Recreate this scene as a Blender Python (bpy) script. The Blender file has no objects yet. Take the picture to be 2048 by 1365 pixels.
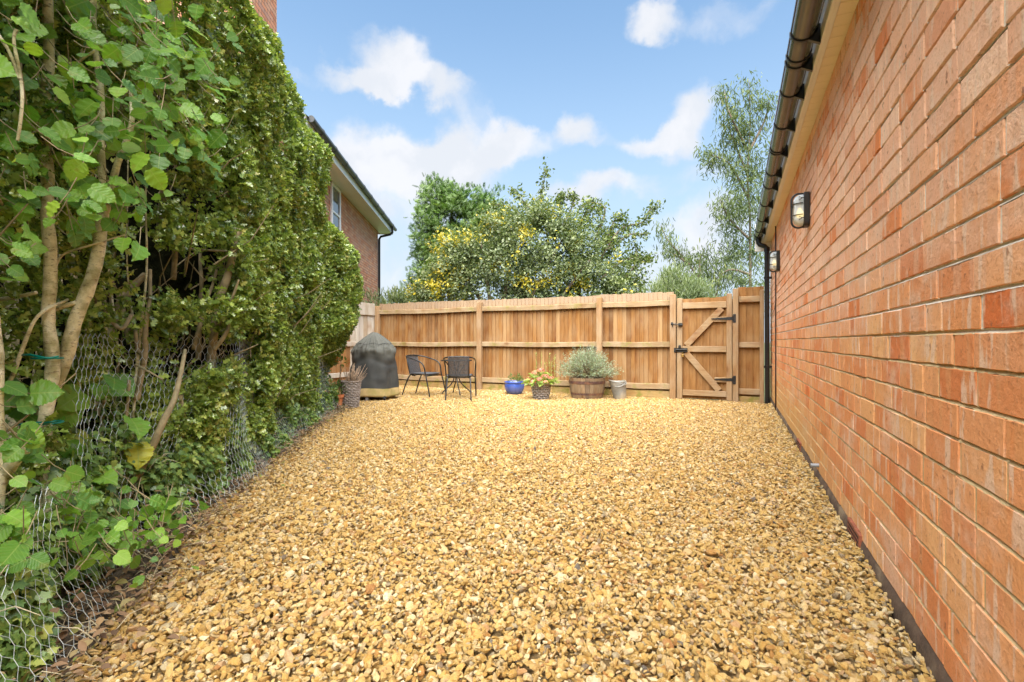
import bpy, math, random
import numpy as np
from mathutils import Vector, Matrix, noise as mnoise
R = math.radians
random.seed(7); rng = np.random.default_rng(7)
scene = bpy.context.scene
C = scene.collection

# ------------------------------------------------------------------ camera
YAW = 24.76
F = 967.0; CX = 1024.0; HY = 684.0; CZ = 1.0
cs, sn = math.cos(R(YAW)), math.sin(R(YAW))
cam = bpy.data.cameras.new('camera'); camo = bpy.data.objects.new('camera', cam); C.objects.link(camo)
cam.sensor_width = 36; cam.lens = 17.0; cam.clip_start = 0.02; cam.clip_end = 2000; cam.shift_y = 0.0007
camo.location = (0, 0, CZ); camo.rotation_euler = (R(90), 0, R(YAW))
scene.camera = camo

# ------------------------------------------------------------------ light
SUN_EL, SUN_AZ = 60.0, 166.0      # azimuth measured clockwise from +Y
sunl = bpy.data.lights.new('sun', 'SUN'); suno = bpy.data.objects.new('sun', sunl); C.objects.link(suno)
sunl.energy = 4.0; sunl.angle = R(85); sunl.color = (1.0, .95, .87)
sd = Vector((math.sin(R(SUN_AZ)) * math.cos(R(SUN_EL)), math.cos(R(SUN_AZ)) * math.cos(R(SUN_EL)), math.sin(R(SUN_EL))))
suno.rotation_euler = sd.to_track_quat('Z', 'Y').to_euler()
scene.view_settings.view_transform = 'Standard'; scene.view_settings.look = 'None'
scene.view_settings.exposure = 1.85; scene.view_settings.gamma = 1
scene.cycles.max_bounces = 7; scene.cycles.diffuse_bounces = 3; scene.cycles.glossy_bounces = 3
scene.cycles.transmission_bounces = 4; scene.cycles.transparent_max_bounces = 8
scene.cycles.use_denoising = True
scene.cycles.caustics_reflective = False; scene.cycles.caustics_refractive = False


def P(px, py, w):
    """point of the garden that lies w metres in front of the viewpoint"""
    u = (px - CX) / F * w
    return Vector((u * cs - w * sn, u * sn + w * cs, CZ + (HY - py) / F * w))


def G(px, w):
    p = P(px, HY, w); return (p.x, p.y)


def FX(px, t=8.85):
    k = (px - CX) / F
    return (t * cs * k - t * sn) / (cs + sn * k)


# ------------------------------------------------------------------ world
world = bpy.data.worlds.new('World'); scene.world = world; world.use_nodes = True
nt = world.node_tree; N = nt.nodes; L = nt.links; N.clear()


def nd(t, **k):
    n = N.new(t)
    for a, b in k.items(): setattr(n, a, b)
    return n


out = nd('ShaderNodeOutputWorld'); bg = nd('ShaderNodeBackground'); L.new(bg.outputs[0], out.inputs[0])
sky = nd('ShaderNodeTexSky', sky_type='NISHITA', sun_disc=False)
sky.sun_elevation = R(SUN_EL); sky.sun_rotation = R(SUN_AZ); sky.air_density = 1.0; sky.dust_density = 1.2; sky.ozone_density = 1.4
bg.inputs[1].default_value = 0.075
tc = nd('ShaderNodeTexCoord')
nz = nd('ShaderNodeTexNoise'); nz.inputs['Scale'].default_value = 7; nz.inputs['Detail'].default_value = 7; nz.inputs['Roughness'].default_value = .55
L.new(tc.outputs['Generated'], nz.inputs['Vector'])
dsub = nd('ShaderNodeVectorMath', operation='SUBTRACT'); L.new(nz.outputs['Color'], dsub.inputs[0]); dsub.inputs[1].default_value = (.5, .5, .5)
dscl = nd('ShaderNodeVectorMath', operation='SCALE'); L.new(dsub.outputs[0], dscl.inputs[0]); dscl.inputs['Scale'].default_value = .17
dadd = nd('ShaderNodeVectorMath', operation='ADD'); L.new(tc.outputs['Generated'], dadd.inputs[0]); L.new(dscl.outputs[0], dadd.inputs[1])
# puffs of cloud: centre (photo pixels used only to find the direction), half width, half height, weight
puffs = [(775, 128, 82, 55, 1.1), (700, 165, 70, 28, .9), (850, 180, 120, 32, .95), (585, 150, 30, 18, .45),
         (1302, 40, 62, 34, 1.0), (1450, 38, 110, 38, .5), (1150, 248, 55, 34, 1.0),
         (960, 262, 90, 46, 1.0), (1040, 290, 80, 32, .9), (780, 310, 200, 62, 1.05), (870, 330, 160, 50, .7), (700, 380, 170, 55, .7),
         (1385, 240, 78, 66, 1.05), (1290, 262, 75, 30, .85), (1345, 305, 60, 32, .5),
         (1210, 380, 120, 30, .75), (1410, 455, 100, 70, .9), (1400, 350, 60, 22, .5), (1060, 420, 260, 50, .35),
         (820, 520, 200, 110, .6), (1350, 560, 200, 60, .7),
         (1800, -500, 500, 200, .8), (200, -600, 500, 250, .8), (-900, 200, 500, 260, .8), (2600, 200, 500, 300, .8)]
acc = None
for (px, py, rx, ry, wt) in puffs:
    d = P(px, py, 1.0) - camo.location; dist = d.length; c = d.normalized()
    rt = c.cross(Vector((0, 0, 1))).normalized(); up = rt.cross(c)
    rx_, ry_ = rx / F / dist * 1.0, ry / F / dist * 1.0
    comb = nd('ShaderNodeCombineXYZ')
    for i, (v, r_) in enumerate(((rt, rx_), (up, ry_))):
        dt = nd('ShaderNodeVectorMath', operation='DOT_PRODUCT'); L.new(dadd.outputs[0], dt.inputs[0]); dt.inputs[1].default_value = v / r_
        sb = nd('ShaderNodeMath', operation='SUBTRACT'); L.new(dt.outputs['Value'], sb.inputs[0]); sb.inputs[1].default_value = c.dot(v) / r_
        L.new(sb.outputs[0], comb.inputs[i])
    dc = nd('ShaderNodeVectorMath', operation='DOT_PRODUCT'); L.new(dadd.outputs[0], dc.inputs[0]); dc.inputs[1].default_value = c
    neg = nd('ShaderNodeMath', operation='LESS_THAN'); L.new(dc.outputs['Value'], neg.inputs[0]); neg.inputs[1].default_value = 0
    ng = nd('ShaderNodeMath', operation='MULTIPLY'); L.new(neg.outputs[0], ng.inputs[0]); ng.inputs[1].default_value = 9
    L.new(ng.outputs[0], comb.inputs[2])
    ln = nd('ShaderNodeVectorMath', operation='LENGTH'); L.new(comb.outputs[0], ln.inputs[0])
    mr = nd('ShaderNodeMapRange', interpolation_type='SMOOTHSTEP'); L.new(ln.outputs['Value'], mr.inputs['Value'])
    mr.inputs['From Min'].default_value = 1.45; mr.inputs['From Max'].default_value = .25; mr.inputs['To Min'].default_value = 0; mr.inputs['To Max'].default_value = wt
    if acc is None: acc = mr.outputs[0]
    else:
        ad = nd('ShaderNodeMath', operation='ADD'); L.new(acc, ad.inputs[0]); L.new(mr.outputs[0], ad.inputs[1]); acc = ad.outputs[0]
nz2 = nd('ShaderNodeTexNoise'); nz2.inputs['Scale'].default_value = 16; nz2.inputs['Detail'].default_value = 6
L.new(dadd.outputs[0], nz2.inputs['Vector'])
m1 = nd('ShaderNodeMath', operation='MULTIPLY_ADD'); L.new(nz2.outputs['Fac'], m1.inputs[0]); m1.inputs[1].default_value = .75; m1.inputs[2].default_value = -.42
m2 = nd('ShaderNodeMath', operation='ADD'); L.new(acc, m2.inputs[0]); L.new(m1.outputs[0], m2.inputs[1])
cl = nd('ShaderNodeMapRange', interpolation_type='SMOOTHSTEP'); L.new(m2.outputs[0], cl.inputs['Value'])
cl.inputs['From Min'].default_value = .12; cl.inputs['From Max'].default_value = 1.02; cl.inputs['To Max'].default_value = .93
# haze towards the horizon
sep = nd('ShaderNodeSeparateXYZ'); L.new(tc.outputs['Generated'], sep.inputs[0])
hz = nd('ShaderNodeMapRange', interpolation_type='SMOOTHSTEP'); L.new(sep.outputs['Z'], hz.inputs['Value'])
hz.inputs['From Min'].default_value = .66; hz.inputs['From Max'].default_value = -.02; hz.inputs['To Max'].default_value = .95
tint = nd('ShaderNodeMix', data_type='RGBA', blend_type='MULTIPLY'); tint.inputs[0].default_value = 1
L.new(sky.outputs[0], tint.inputs[6]); tint.inputs[7].default_value = (1.0, 1.13, 1.08, 1)
hm = nd('ShaderNodeMix', data_type='RGBA'); L.new(hz.outputs[0], hm.inputs[0]); L.new(tint.outputs[2], hm.inputs[6]); hm.inputs[7].default_value = (2.35, 2.8, 3.3, 1)
cm = nd('ShaderNodeMix', data_type='RGBA'); L.new(cl.outputs[0], cm.inputs[0]); L.new(hm.outputs[2], cm.inputs[6]); cm.inputs[7].default_value = (3.5, 3.55, 3.7, 1)
nz3 = nd('ShaderNodeTexNoise'); nz3.inputs['Scale'].default_value = 9; nz3.inputs['Detail'].default_value = 5; L.new(dadd.outputs[0], nz3.inputs['Vector'])
gm = nd('ShaderNodeMapRange', interpolation_type='SMOOTHSTEP'); L.new(nz3.outputs['Fac'], gm.inputs['Value']); gm.inputs['From Min'].default_value = .62; gm.inputs['From Max'].default_value = .38; gm.inputs['To Max'].default_value = .5
gc = nd('ShaderNodeMix', data_type='RGBA'); L.new(gm.outputs[0], gc.inputs[0]); gc.inputs[6].default_value = (3.6, 3.62, 3.75, 1); gc.inputs[7].default_value = (2.75, 2.95, 3.25, 1); L.new(gc.outputs[2], cm.inputs[7])
L.new(cm.outputs[2], bg.inputs[0])


# ------------------------------------------------------------------ helpers
def tag(o, label=None, cat=None, group=None, kind=None):
    if label: o['label'] = label
    if cat: o['category'] = cat
    if group: o['group'] = group
    if kind: o['kind'] = kind
    return o


def empty(name, loc, label, cat, group=None, rz=0):
    o = bpy.data.objects.new(name, None); C.objects.link(o); o.location = loc; o.rotation_euler = (0, 0, rz)
    o.empty_display_size = .1
    return tag(o, label, cat, group)


class MB:
    def __init__(s): s.v = []; s.f = []; s.r = []
    def add(s, vs, fs, rnd=None):
        b = len(s.v); s.v.extend([tuple(v) for v in vs]); s.f.extend([tuple(i + b for i in f) for f in fs])
        rnd = random.random() if rnd is None else rnd
        s.r.extend([rnd] * len(fs)); return s
    def box(s, x0, x1, y0, y1, z0, z1, bev=0.0, rnd=None, M=None):
        if bev <= 0:
            vs = [(x, y, z) for x in (x0, x1) for y in (y0, y1) for z in (z0, z1)]
            fs = [(0, 1, 3, 2), (4, 6, 7, 5), (0, 4, 5, 1), (2, 3, 7, 6), (0, 2, 6, 4), (1, 5, 7, 3)]
        else:
            vs = []; idx = {}
            for i, x in enumerate((x0, x1)):
                for j, y in enumerate((y0, y1)):
                    for k, z in enumerate((z0, z1)):
                        sx, sy, sz = (1 - 2 * i) * bev, (1 - 2 * j) * bev, (1 - 2 * k) * bev
                        idx[i, j, k, 0] = len(vs); vs.append((x, y + sy, z + sz))
                        idx[i, j, k, 1] = len(vs); vs.append((x + sx, y, z + sz))
                        idx[i, j, k, 2] = len(vs); vs.append((x + sx, y + sy, z))
            g = lambda i, j, k, a: idx[i, j, k, a]
            fs = []
            for i in (0, 1): fs.append((g(i, 0, 0, 0), g(i, 0, 1, 0), g(i, 1, 1, 0), g(i, 1, 0, 0)))
            for j in (0, 1): fs.append((g(0, j, 0, 1), g(1, j, 0, 1), g(1, j, 1, 1), g(0, j, 1, 1)))
            for k in (0, 1): fs.append((g(0, 0, k, 2), g(0, 1, k, 2), g(1, 1, k, 2), g(1, 0, k, 2)))
            for i in (0, 1):
                for j in (0, 1): fs.append((g(i, j, 0, 0), g(i, j, 1, 0), g(i, j, 1, 1), g(i, j, 0, 1)))
            for i in (0, 1):
                for k in (0, 1): fs.append((g(i, 0, k, 0), g(i, 1, k, 0), g(i, 1, k, 2), g(i, 0, k, 2)))
            for j in (0, 1):
                for k in (0, 1): fs.append((g(0, j, k, 1), g(1, j, k, 1), g(1, j, k, 2), g(0, j, k, 2)))
            for i in (0, 1):
                for j in (0, 1):
                    for k in (0, 1): fs.append((g(i, j, k, 0), g(i, j, k, 1), g(i, j, k, 2)))
        if M is not None: vs = [M @ Vector(v) for v in vs]
        return s.add(vs, fs, rnd)
    def bar(s, a, b, wd, th, up=(0, 0, 1), bev=0.0, rnd=None):
        a = Vector(a); b = Vector(b); d = (b - a); ln = d.length; d.normalize()
        up = Vector(up); x = d.cross(up).normalized(); z = x.cross(d)
        M = Matrix(((x.x, d.x, z.x, a.x), (x.y, d.y, z.y, a.y), (x.z, d.z, z.z, a.z), (0, 0, 0, 1)))
        return s.box(-wd / 2, wd / 2, 0, ln, -th / 2, th / 2, bev, rnd, M)
    def tube(s, pts, rad, n=8, cap=True, rnd=None, wob=0.0, closed=False):
        pts = [Vector(p) for p in pts]; m = len(pts)
        if not hasattr(rad, '__len__'): rad = [rad] * m
        vs = []; fs = []; ref = None
        for i, p in enumerate(pts):
            if closed: t = (pts[(i + 1) % m] - pts[i - 1])
            else: t = (pts[min(i + 1, m - 1)] - pts[max(i - 1, 0)])
            if t.length < 1e-9: t = Vector((0, 0, 1))
            t.normalize()
            if ref is None:
                ref = Vector((0, 0, 1)) if abs(t.z) < .8 else Vector((1, 0, 0))
            ref = (ref - t * ref.dot(t))
            if ref.length < 1e-6: ref = t.orthogonal()
            ref.normalize(); bi = t.cross(ref)
            for k in range(n):
                a = 2 * math.pi * k / n; r = rad[i] * (1 + (random.uniform(-wob, wob) if wob else 0))
                vs.append(p + (ref * math.cos(a) + bi * math.sin(a)) * r)
        rings = m if closed else m - 1
        for i in range(rings):
            for k in range(n):
                j = (i + 1) % m
                fs.append((i * n + k, i * n + (k + 1) % n, j * n + (k + 1) % n, j * n + k))
        if cap and not closed:
            fs.append(tuple(range(n - 1, -1, -1))); fs.append(tuple((m - 1) * n + k for k in range(n)))
        return s.add(vs, fs, rnd)
    def lathe(s, prof, n=32, c=(0, 0, 0), fn=None, rnd=None, cap0=False, cap1=False):
        vs = []; fs = []
        for i, (r, z) in enumerate(prof):
            for k in range(n):
                a = 2 * math.pi * k / n; rr, zz = (r, z) if fn is None else fn(r, z, a, i)
                vs.append((c[0] + rr * math.cos(a), c[1] + rr * math.sin(a), c[2] + zz))
        for i in range(len(prof) - 1):
            for k in range(n): fs.append((i * n + k, i * n + (k + 1) % n, (i + 1) * n + (k + 1) % n, (i + 1) * n + k))
        if cap0: fs.append(tuple(range(n - 1, -1, -1)))
        if cap1: fs.append(tuple((len(prof) - 1) * n + k for k in range(n)))
        return s.add(vs, fs, rnd)
    def build(s, name, m, parent=None, smooth=False, origin=None):
        me = bpy.data.meshes.new(name)
        vs = s.v
        if origin is not None: vs = [(v[0] - origin[0], v[1] - origin[1], v[2] - origin[2]) for v in vs]
        me.from_pydata(vs, [], s.f); me.update()
        at = me.attributes.new('rnd', 'FLOAT', 'FACE'); at.data.foreach_set('value', np.array(s.r, dtype=np.float32))
        if smooth: me.polygons.foreach_set('use_smooth', [True] * len(me.polygons))
        if smooth == 'auto': me.set_sharp_from_angle(angle=R(40))
        o = bpy.data.objects.new(name, me); C.objects.link(o)
        if m: me.materials.append(m)
        if parent is not None: o.parent = parent
        return o


def copy_tree(o, parent=None):
    c = o.copy(); C.objects.link(c); c.parent = parent
    for ch in list(o.children): copy_tree(ch, c)
    return c


# ---- materials
def newmat(name):
    m = bpy.data.materials.new(name); m.use_nodes = True; t = m.node_tree; t.nodes.clear()
    o = t.nodes.new('ShaderNodeOutputMaterial'); b = t.nodes.new('ShaderNodeBsdfPrincipled'); t.links.new(b.outputs[0], o.inputs[0])
    return m, t, b, o


class NT:
    """short-hands on a node tree"""
    def __init__(s, t): s.t = t
    def n(s, ty, **k):
        n = s.t.nodes.new(ty)
        for a, b in k.items(): setattr(n, a, b)
        return n
    def l(s, a, b): s.t.links.new(a, b)
    def noise(s, vec, scale, det=4, rough=.55):
        n = s.n('ShaderNodeTexNoise'); n.inputs['Scale'].default_value = scale; n.inputs['Detail'].default_value = det; n.inputs['Roughness'].default_value = rough
        if vec is not None: s.l(vec, n.inputs['Vector'])
        return n
    def obj(s): return s.n('ShaderNodeTexCoord').outputs['Object']
    def mapv(s, vec, scale=(1, 1, 1), loc=(0, 0, 0)):
        m = s.n('ShaderNodeMapping'); m.inputs['Scale'].default_value = scale; m.inputs['Location'].default_value = loc; s.l(vec, m.inputs[0]); return m.outputs[0]
    def ramp(s, fac, stops, interp='LINEAR'):
        r = s.n('ShaderNodeValToRGB'); r.color_ramp.interpolation = interp
        e = r.color_ramp.elements
        while len(e) < len(stops): e.new(.5)
        for el, (p, c) in zip(e, stops): el.position = p; el.color = (*c, 1)
        s.l(fac, r.inputs[0]); return r.outputs[0]
    def mix(s, fac, a, b, bt='MIX'):
        m = s.n('ShaderNodeMix', data_type='RGBA', blend_type=bt)
        for i, v in ((0, fac), (6, a), (7, b)):
            if isinstance(v, (int, float)): m.inputs[i].default_value = v
            elif isinstance(v, tuple): m.inputs[i].default_value = (*v, 1)
            else: s.l(v, m.inputs[i])
        return m.outputs[2]
    def math(s, op, a, b=0.0, c=0.0):
        m = s.n('ShaderNodeMath', operation=op)
        for i, v in enumerate((a, b, c)):
            if isinstance(v, (int, float)): m.inputs[i].default_value = v
            else: s.l(v, m.inputs[i])
        return m.outputs[0]
    def rng(s, v, a, b, c=0., d=1.):
        m = s.n('ShaderNodeMapRange', interpolation_type='SMOOTHSTEP'); s.l(v, m.inputs[0])
        for i, x in enumerate((a, b, c, d)): m.inputs[i + 1].default_value = x
        return m.outputs[0]
    def attr(s, name, ty='GEOMETRY'): return s.n('ShaderNodeAttribute', attribute_name=name, attribute_type=ty)
    def bump(s, h, st, dist, b):
        n = s.n('ShaderNodeBump'); n.inputs['Strength'].default_value = st; n.inputs['Distance'].default_value = dist
        s.l(h, n.inputs['Height']); s.l(n.outputs[0], b.inputs['Normal'])


def simple(name, col, rough=.5, metal=0., var=.12, scale=20, bump=.15, bd=.002, spec=.5, dirt=None):
    m, t, b, o = newmat(name); s = NT(t); v = s.obj()
    n = s.noise(v, scale, 5)
    lo = tuple(c * (1 - var) for c in col); hi = tuple(min(1, c * (1 + var)) for c in col)
    c = s.ramp(n.outputs[0], [(.3, lo), (.7, hi)])
    if dirt:
        n3 = s.noise(v, scale * .35, 5); c = s.mix(s.rng(n3.outputs[0], .48, .68), c, dirt)
    s.l(c, b.inputs['Base Color']); b.inputs['Roughness'].default_value = rough; b.inputs['Metallic'].default_value = metal
    b.inputs['Specular IOR Level'].default_value = spec
    n2 = s.noise(v, scale * 5, 4); s.bump(n2.outputs[0], bump, bd, b)
    return m


def leafmat(name, stops, rough=.4, trans=.3, spec=.5, veins=False):
    m, t, b, o = newmat(name); s = NT(t)
    a = s.attr('rnd')
    c = s.ramp(a.outputs['Fac'], stops)
    g = s.n('ShaderNodeNewGeometry')
    c = s.mix(s.math('MULTIPLY', g.outputs['Backfacing'], .45), c, s.mix(.5, c, (.28, .36, .16)))
    if veins:
        lv = s.attr('luv').outputs['Vector']; sp = s.n('ShaderNodeSeparateXYZ'); s.l(lv, sp.inputs[0])
        ax = s.math('ABSOLUTE', sp.outputs[0])
        mid = s.rng(ax, .035, .0)
        yy = s.math('SUBTRACT', sp.outputs[1], s.math('MULTIPLY', ax, .75))
        w = s.math('ABSOLUTE', s.math('SINE', s.math('MULTIPLY', yy, 22.0)))
        side = s.rng(w, .22, .0)
        vv = s.math('MAXIMUM', mid, s.math('MULTIPLY', side, .7))
        c = s.mix(s.math('MULTIPLY', vv, .5), c, (.40, .52, .14))
        nn = s.noise(s.obj(), 30, 3); c = s.mix(s.rng(nn.outputs[0], .55, .75, 0, .45), c, (.30, .22, .05))
        s.bump(s.math('SUBTRACT', w, s.math('MULTIPLY', mid, .5)), .25, .002, b)
    else:
        n = s.noise(s.obj(), 9, 2); c = s.mix(s.rng(n.outputs[0], .35, .7, .0, .35), c, s.mix(1.0, c, (1.35, 1.3, .9), 'MULTIPLY'))
    s.l(c, b.inputs['Base Color']); b.inputs['Roughness'].default_value = rough; b.inputs['Specular IOR Level'].default_value = spec
    tr = s.n('ShaderNodeBsdfTranslucent'); s.l(s.mix(1.0, c, (1.3, 1.4, .6), 'MULTIPLY'), tr.inputs[0])
    mx = s.n('ShaderNodeMixShader'); mx.inputs[0].default_value = trans
    s.l(b.outputs[0], mx.inputs[1]); s.l(tr.outputs[0], mx.inputs[2]); s.l(mx.outputs[0], o.inputs[0])
    return m


def woodmat(name, stops, axis='z', algae=.0, grey=.0, weather=(.42, .36, .27), topgrey=0):
    m, t, b, o = newmat(name); s = NT(t); v = s.obj()
    rv = s.attr('rnd').outputs['Fac']
    off = s.n('ShaderNodeCombineXYZ')
    for i, k in enumerate((37., 11., 53.)): s.l(s.math('MULTIPLY', rv, k), off.inputs[i])
    ad = s.n('ShaderNodeVectorMath', operation='ADD'); s.l(v, ad.inputs[0]); s.l(off.outputs[0], ad.inputs[1])
    sc = {'z': (1, 1, .08), 'x': (.08, 1, 1), 'y': (1, .08, 1)}[axis]
    g = s.noise(s.mapv(ad.outputs[0], sc), 60, 5, .6); g2 = s.noise(s.mapv(ad.outputs[0], sc), 14, 3)
    base = s.ramp(rv, stops)
    c = s.mix(s.rng(g.outputs[0], .35, .7, 0, .55), base, s.mix(1.0, base, (.55, .42, .32), 'MULTIPLY'))
    c = s.mix(s.rng(g2.outputs[0], .4, .7, 0, .5), c, s.mix(1.0, base, (1.25, 1.3, 1.35), 'MULTIPLY'))
    # knots
    kv = {'z': (1, .0, .42), 'x': (.42, 0, 1), 'y': (0, .42, 1)}[axis]
    vo = s.n('ShaderNodeTexVoronoi'); vo.inputs['Scale'].default_value = 7; s.l(s.mapv(ad.outputs[0], kv), vo.inputs['Vector'])
    kn = s.rng(vo.outputs['Distance'], .24, .10); rk = s.math('GREATER_THAN', s.n('ShaderNodeSeparateColor').outputs[0], 2)
    sc_ = s.n('ShaderNodeSeparateColor'); s.l(vo.outputs['Color'], sc_.inputs[0]); rk = s.math('GREATER_THAN', sc_.outputs[0], .42)
    c = s.mix(s.math('MULTIPLY', s.math('MULTIPLY', kn, rk), .85), c, s.mix(1.0, base, (.42, .28, .18), 'MULTIPLY'))
    halo = s.math('MULTIPLY', s.math('MULTIPLY', s.rng(vo.outputs['Distance'], .55, .2), rk), .5)
    c = s.mix(halo, c, s.mix(1.0, base, (.75, .55, .4), 'MULTIPLY'))
    if topgrey:
        sz = s.n('ShaderNodeSeparateXYZ'); s.l(v, sz.inputs[0]); nt_ = s.noise(v, 6, 4)
        c = s.mix(s.rng(s.math('ADD', sz.outputs[2], s.math('MULTIPLY', nt_.outputs[0], .1)), topgrey, topgrey + .12, 0, .75), c, s.mix(g.outputs[0], (.28, .20, .13), (.52, .42, .31)))
    if grey:
        n3 = s.noise(s.mapv(v, (1, 1, .5)), 5, 5); c = s.mix(s.rng(n3.outputs[0], .35, .75, 0, grey), c, weather)
    if algae:
        n4 = s.noise(v, 7, 5); c = s.mix(s.rng(n4.outputs[0], .48, .66, 0, algae), c, (.2, .2, .035))
    s.l(c, b.inputs['Base Color']); b.inputs['Roughness'].default_value = .8; b.inputs['Specular IOR Level'].default_value = .25
    s.bump(g.outputs[0], .4, .003, b)
    return m


# ---- leaf scatter
def tri_template(mid, side):
    """mid: list of (y,z) along the midrib; side: list of (x,y,z) along the margin from base to tip"""
    V = [(0, y, z) for y, z in mid]; nm = len(mid); F_ = []
    for sg in (1, -1):
        b = len(V); V += [(sg * x, y, z) for x, y, z in side]
        # connect each margin segment to the nearest midrib vertex
        prev = 0
        for i in range(len(side)):
            y = side[i][1]; j = min(range(nm), key=lambda q: abs(mid[q][0] - y))
            if i > 0:
                tri = (prev, b + i - 1, b + i); F_.append(tri if sg > 0 else tri[::-1])
                for q in range(prev, j):
                    tri = (q, b + i, q + 1); F_.append(tri if sg > 0 else tri[::-1])
            else:
                for q in range(0, j):
                    tri = (q, b, q + 1); F_.append(tri if sg > 0 else tri[::-1])
            prev = max(prev, j)
        if prev < nm - 1:
            tri = (prev, b + len(side) - 1, nm - 1); F_.append(tri if sg > 0 else tri[::-1])
    return np.array(V, float), np.array(F_, int)


HOLLY = tri_template([(0, 0), (.5, .03), (1.05, -.06)],
                     [(.05, .06, .0), (.33, .2, .14), (.12, .35, .02), (.36, .52, .16), (.11, .68, .02), (.25, .84, .12), (.04, .9, .0)])
SIMPLE = tri_template([(0, 0), (.5, -.02), (1, -.12)], [(.2, .22, .06), (.27, .5, .08), (.15, .8, .0)])
NARROW = tri_template([(0, 0), (.5, 0), (1, -.1)], [(.07, .2, .02), (.085, .5, .02), (.05, .8, -.02)])
IVY = tri_template([(0, 0), (.45, .03), (1.05, -.08)], [(.22, -.08, .0), (.48, .18, .04), (.27, .38, .05), (.46, .62, .02), (.16, .72, .0)])


def hazel_template():
    mid = [(i / 8, -.14 * (i / 8) ** 2 + .02) for i in range(9)]
    side = []
    n = 18
    for i in range(n + 1):
        t = i / n; y = -.04 + 1.0 * t
        x = .46 * math.sin(math.pi * min(1, (t * .93 + .07)) ** .85) ** .75
        if t > .9: x *= .75
        x *= (1.06 if i % 2 else .93)
        side.append((max(.02, x), y, .10 * x * 2 + .03 * math.sin(i * 1.3) - .14 * t * t))
    return tri_template(mid, side)


HAZEL = hazel_template()


def spray_template():
    V = []; Fc = []
    def quad(a, b, w):
        d = np.array(b) - np.array(a); pn = np.array([-d[1], d[0], 0.]); pn /= (np.linalg.norm(pn) + 1e-9)
        i = len(V); V.extend([np.array(a) - pn * w, np.array(a) + pn * w, np.array(b)]); Fc.append((i, i + 1, i + 2))
    quad((0, 0, 0), (0, 1, -.1), .05)
    for k in range(5):
        y = .12 + .16 * k; ln = .42 - .05 * k
        for sg in (1, -1):
            e = (sg * ln * .75, y + ln * .7, -.05 - .05 * k); quad((0, y, 0), e, .045)
            quad((sg * ln * .35, y + ln * .35, -.02), (sg * ln * .75, y + ln * .1, -.08), .035)
    return np.array(V), np.array(Fc)


SPRAY = spray_template()


def scatter(name, mat, parent, tm, pos, fwd, nrm, size, rnd, origin=(0, 0, 0), luv=False, curl=None):
    V, Fc = tm; n = len(pos); pos = np.asarray(pos, float) - np.asarray(origin, float)
    fwd = np.asarray(fwd, float); nrm = np.asarray(nrm, float)
    y = fwd / (np.linalg.norm(fwd, axis=1, keepdims=True) + 1e-9)
    z = nrm - y * (nrm * y).sum(1, keepdims=True); z /= (np.linalg.norm(z, axis=1, keepdims=True) + 1e-9)
    x = np.cross(y, z)
    size = np.broadcast_to(np.asarray(size, float), (n,))
    asp = rng.uniform(.8, 1.15, n)
    W = (V[None, :, 0, None] * x[:, None, :] * asp[:, None, None] + V[None, :, 1, None] * y[:, None, :] + V[None, :, 2, None] * z[:, None, :] * rng.uniform(.3, 1.8, n)[:, None, None])
    W = W * size[:, None, None] + pos[:, None, :]
    co = W.reshape(-1, 3).astype(np.float32)
    fa = (Fc[None] + (np.arange(n) * len(V))[:, None, None]).reshape(-1, 3).astype(np.int32)
    me = bpy.data.meshes.new(name)
    me.vertices.add(len(co)); me.vertices.foreach_set('co', co.ravel())
    me.loops.add(fa.size); me.loops.foreach_set('vertex_index', fa.ravel())
    me.polygons.add(len(fa)); me.polygons.foreach_set('loop_start', np.arange(0, fa.size, 3, dtype=np.int32))
    me.update(calc_edges=True)
    me.polygons.foreach_set('use_smooth', np.ones(len(fa), bool))
    at = me.attributes.new('rnd', 'FLOAT', 'FACE'); at.data.foreach_set('value', np.repeat(np.clip(rnd, 0, 1), len(Fc)).astype(np.float32))
    if luv:
        a2 = me.attributes.new('luv', 'FLOAT_VECTOR', 'POINT'); a2.data.foreach_set('vector', np.tile(V, (n, 1)).astype(np.float32).ravel())
    me.materials.append(mat)
    o = bpy.data.objects.new(name, me); C.objects.link(o)
    if parent is not None: o.parent = parent
    return o


def unit(n):
    v = rng.normal(size=(n, 3)); return v / np.linalg.norm(v, axis=1, keepdims=True)


def vnoise(p, sc, seed=0.):
    return np.array([mnoise.noise(Vector((a[0] * sc + seed, a[1] * sc + seed * .7, a[2] * sc - seed))) for a in p])


# ================================================================== SETTING
def sheet(name, poly, z, mat, kind='structure', label=None, sub=0):
    me = bpy.data.meshes.new(name); me.from_pydata([(x, y, z) for x, y in poly], [], [tuple(range(len(poly)))]); me.materials.append(mat)
    o = bpy.data.objects.new(name, me); C.objects.link(o); o['kind'] = kind
    if label: o['label'] = label
    return o


m_ground = simple('grass_ground', (.06, .08, .025), .95, var=.5, scale=3, bump=.6, bd=.02)
m_soil = simple('soil', (.085, .06, .038), .95, var=.5, scale=14, bump=1.0, bd=.02, dirt=(.16, .12, .08))
m_grit = simple('grit', (.34, .23, .10), .95, var=.5, scale=60, bump=1.0, bd=.01)
sheet('ground', [(-600, -600), (600, -600), (600, 600), (-600, 600)], -.06, m_ground)

BL = [(-1.05, -.4), (-1.40, .15), (-1.81, .73), (-2.18, 1.14), (-2.92, 1.92), (-3.27, 2.48), (-4.03, 3.55), (-4.95, 4.93), (-5.35, 5.6)]
GRAVEL_POLY = BL + [(-5.6, 6.2), (-7.55, 7.0), (-7.55, 8.95), (.545, 8.95), (.545, -.8), (-.7, -.8)]
sheet('gravel_bed', GRAVEL_POLY, -.026, m_grit)
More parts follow.
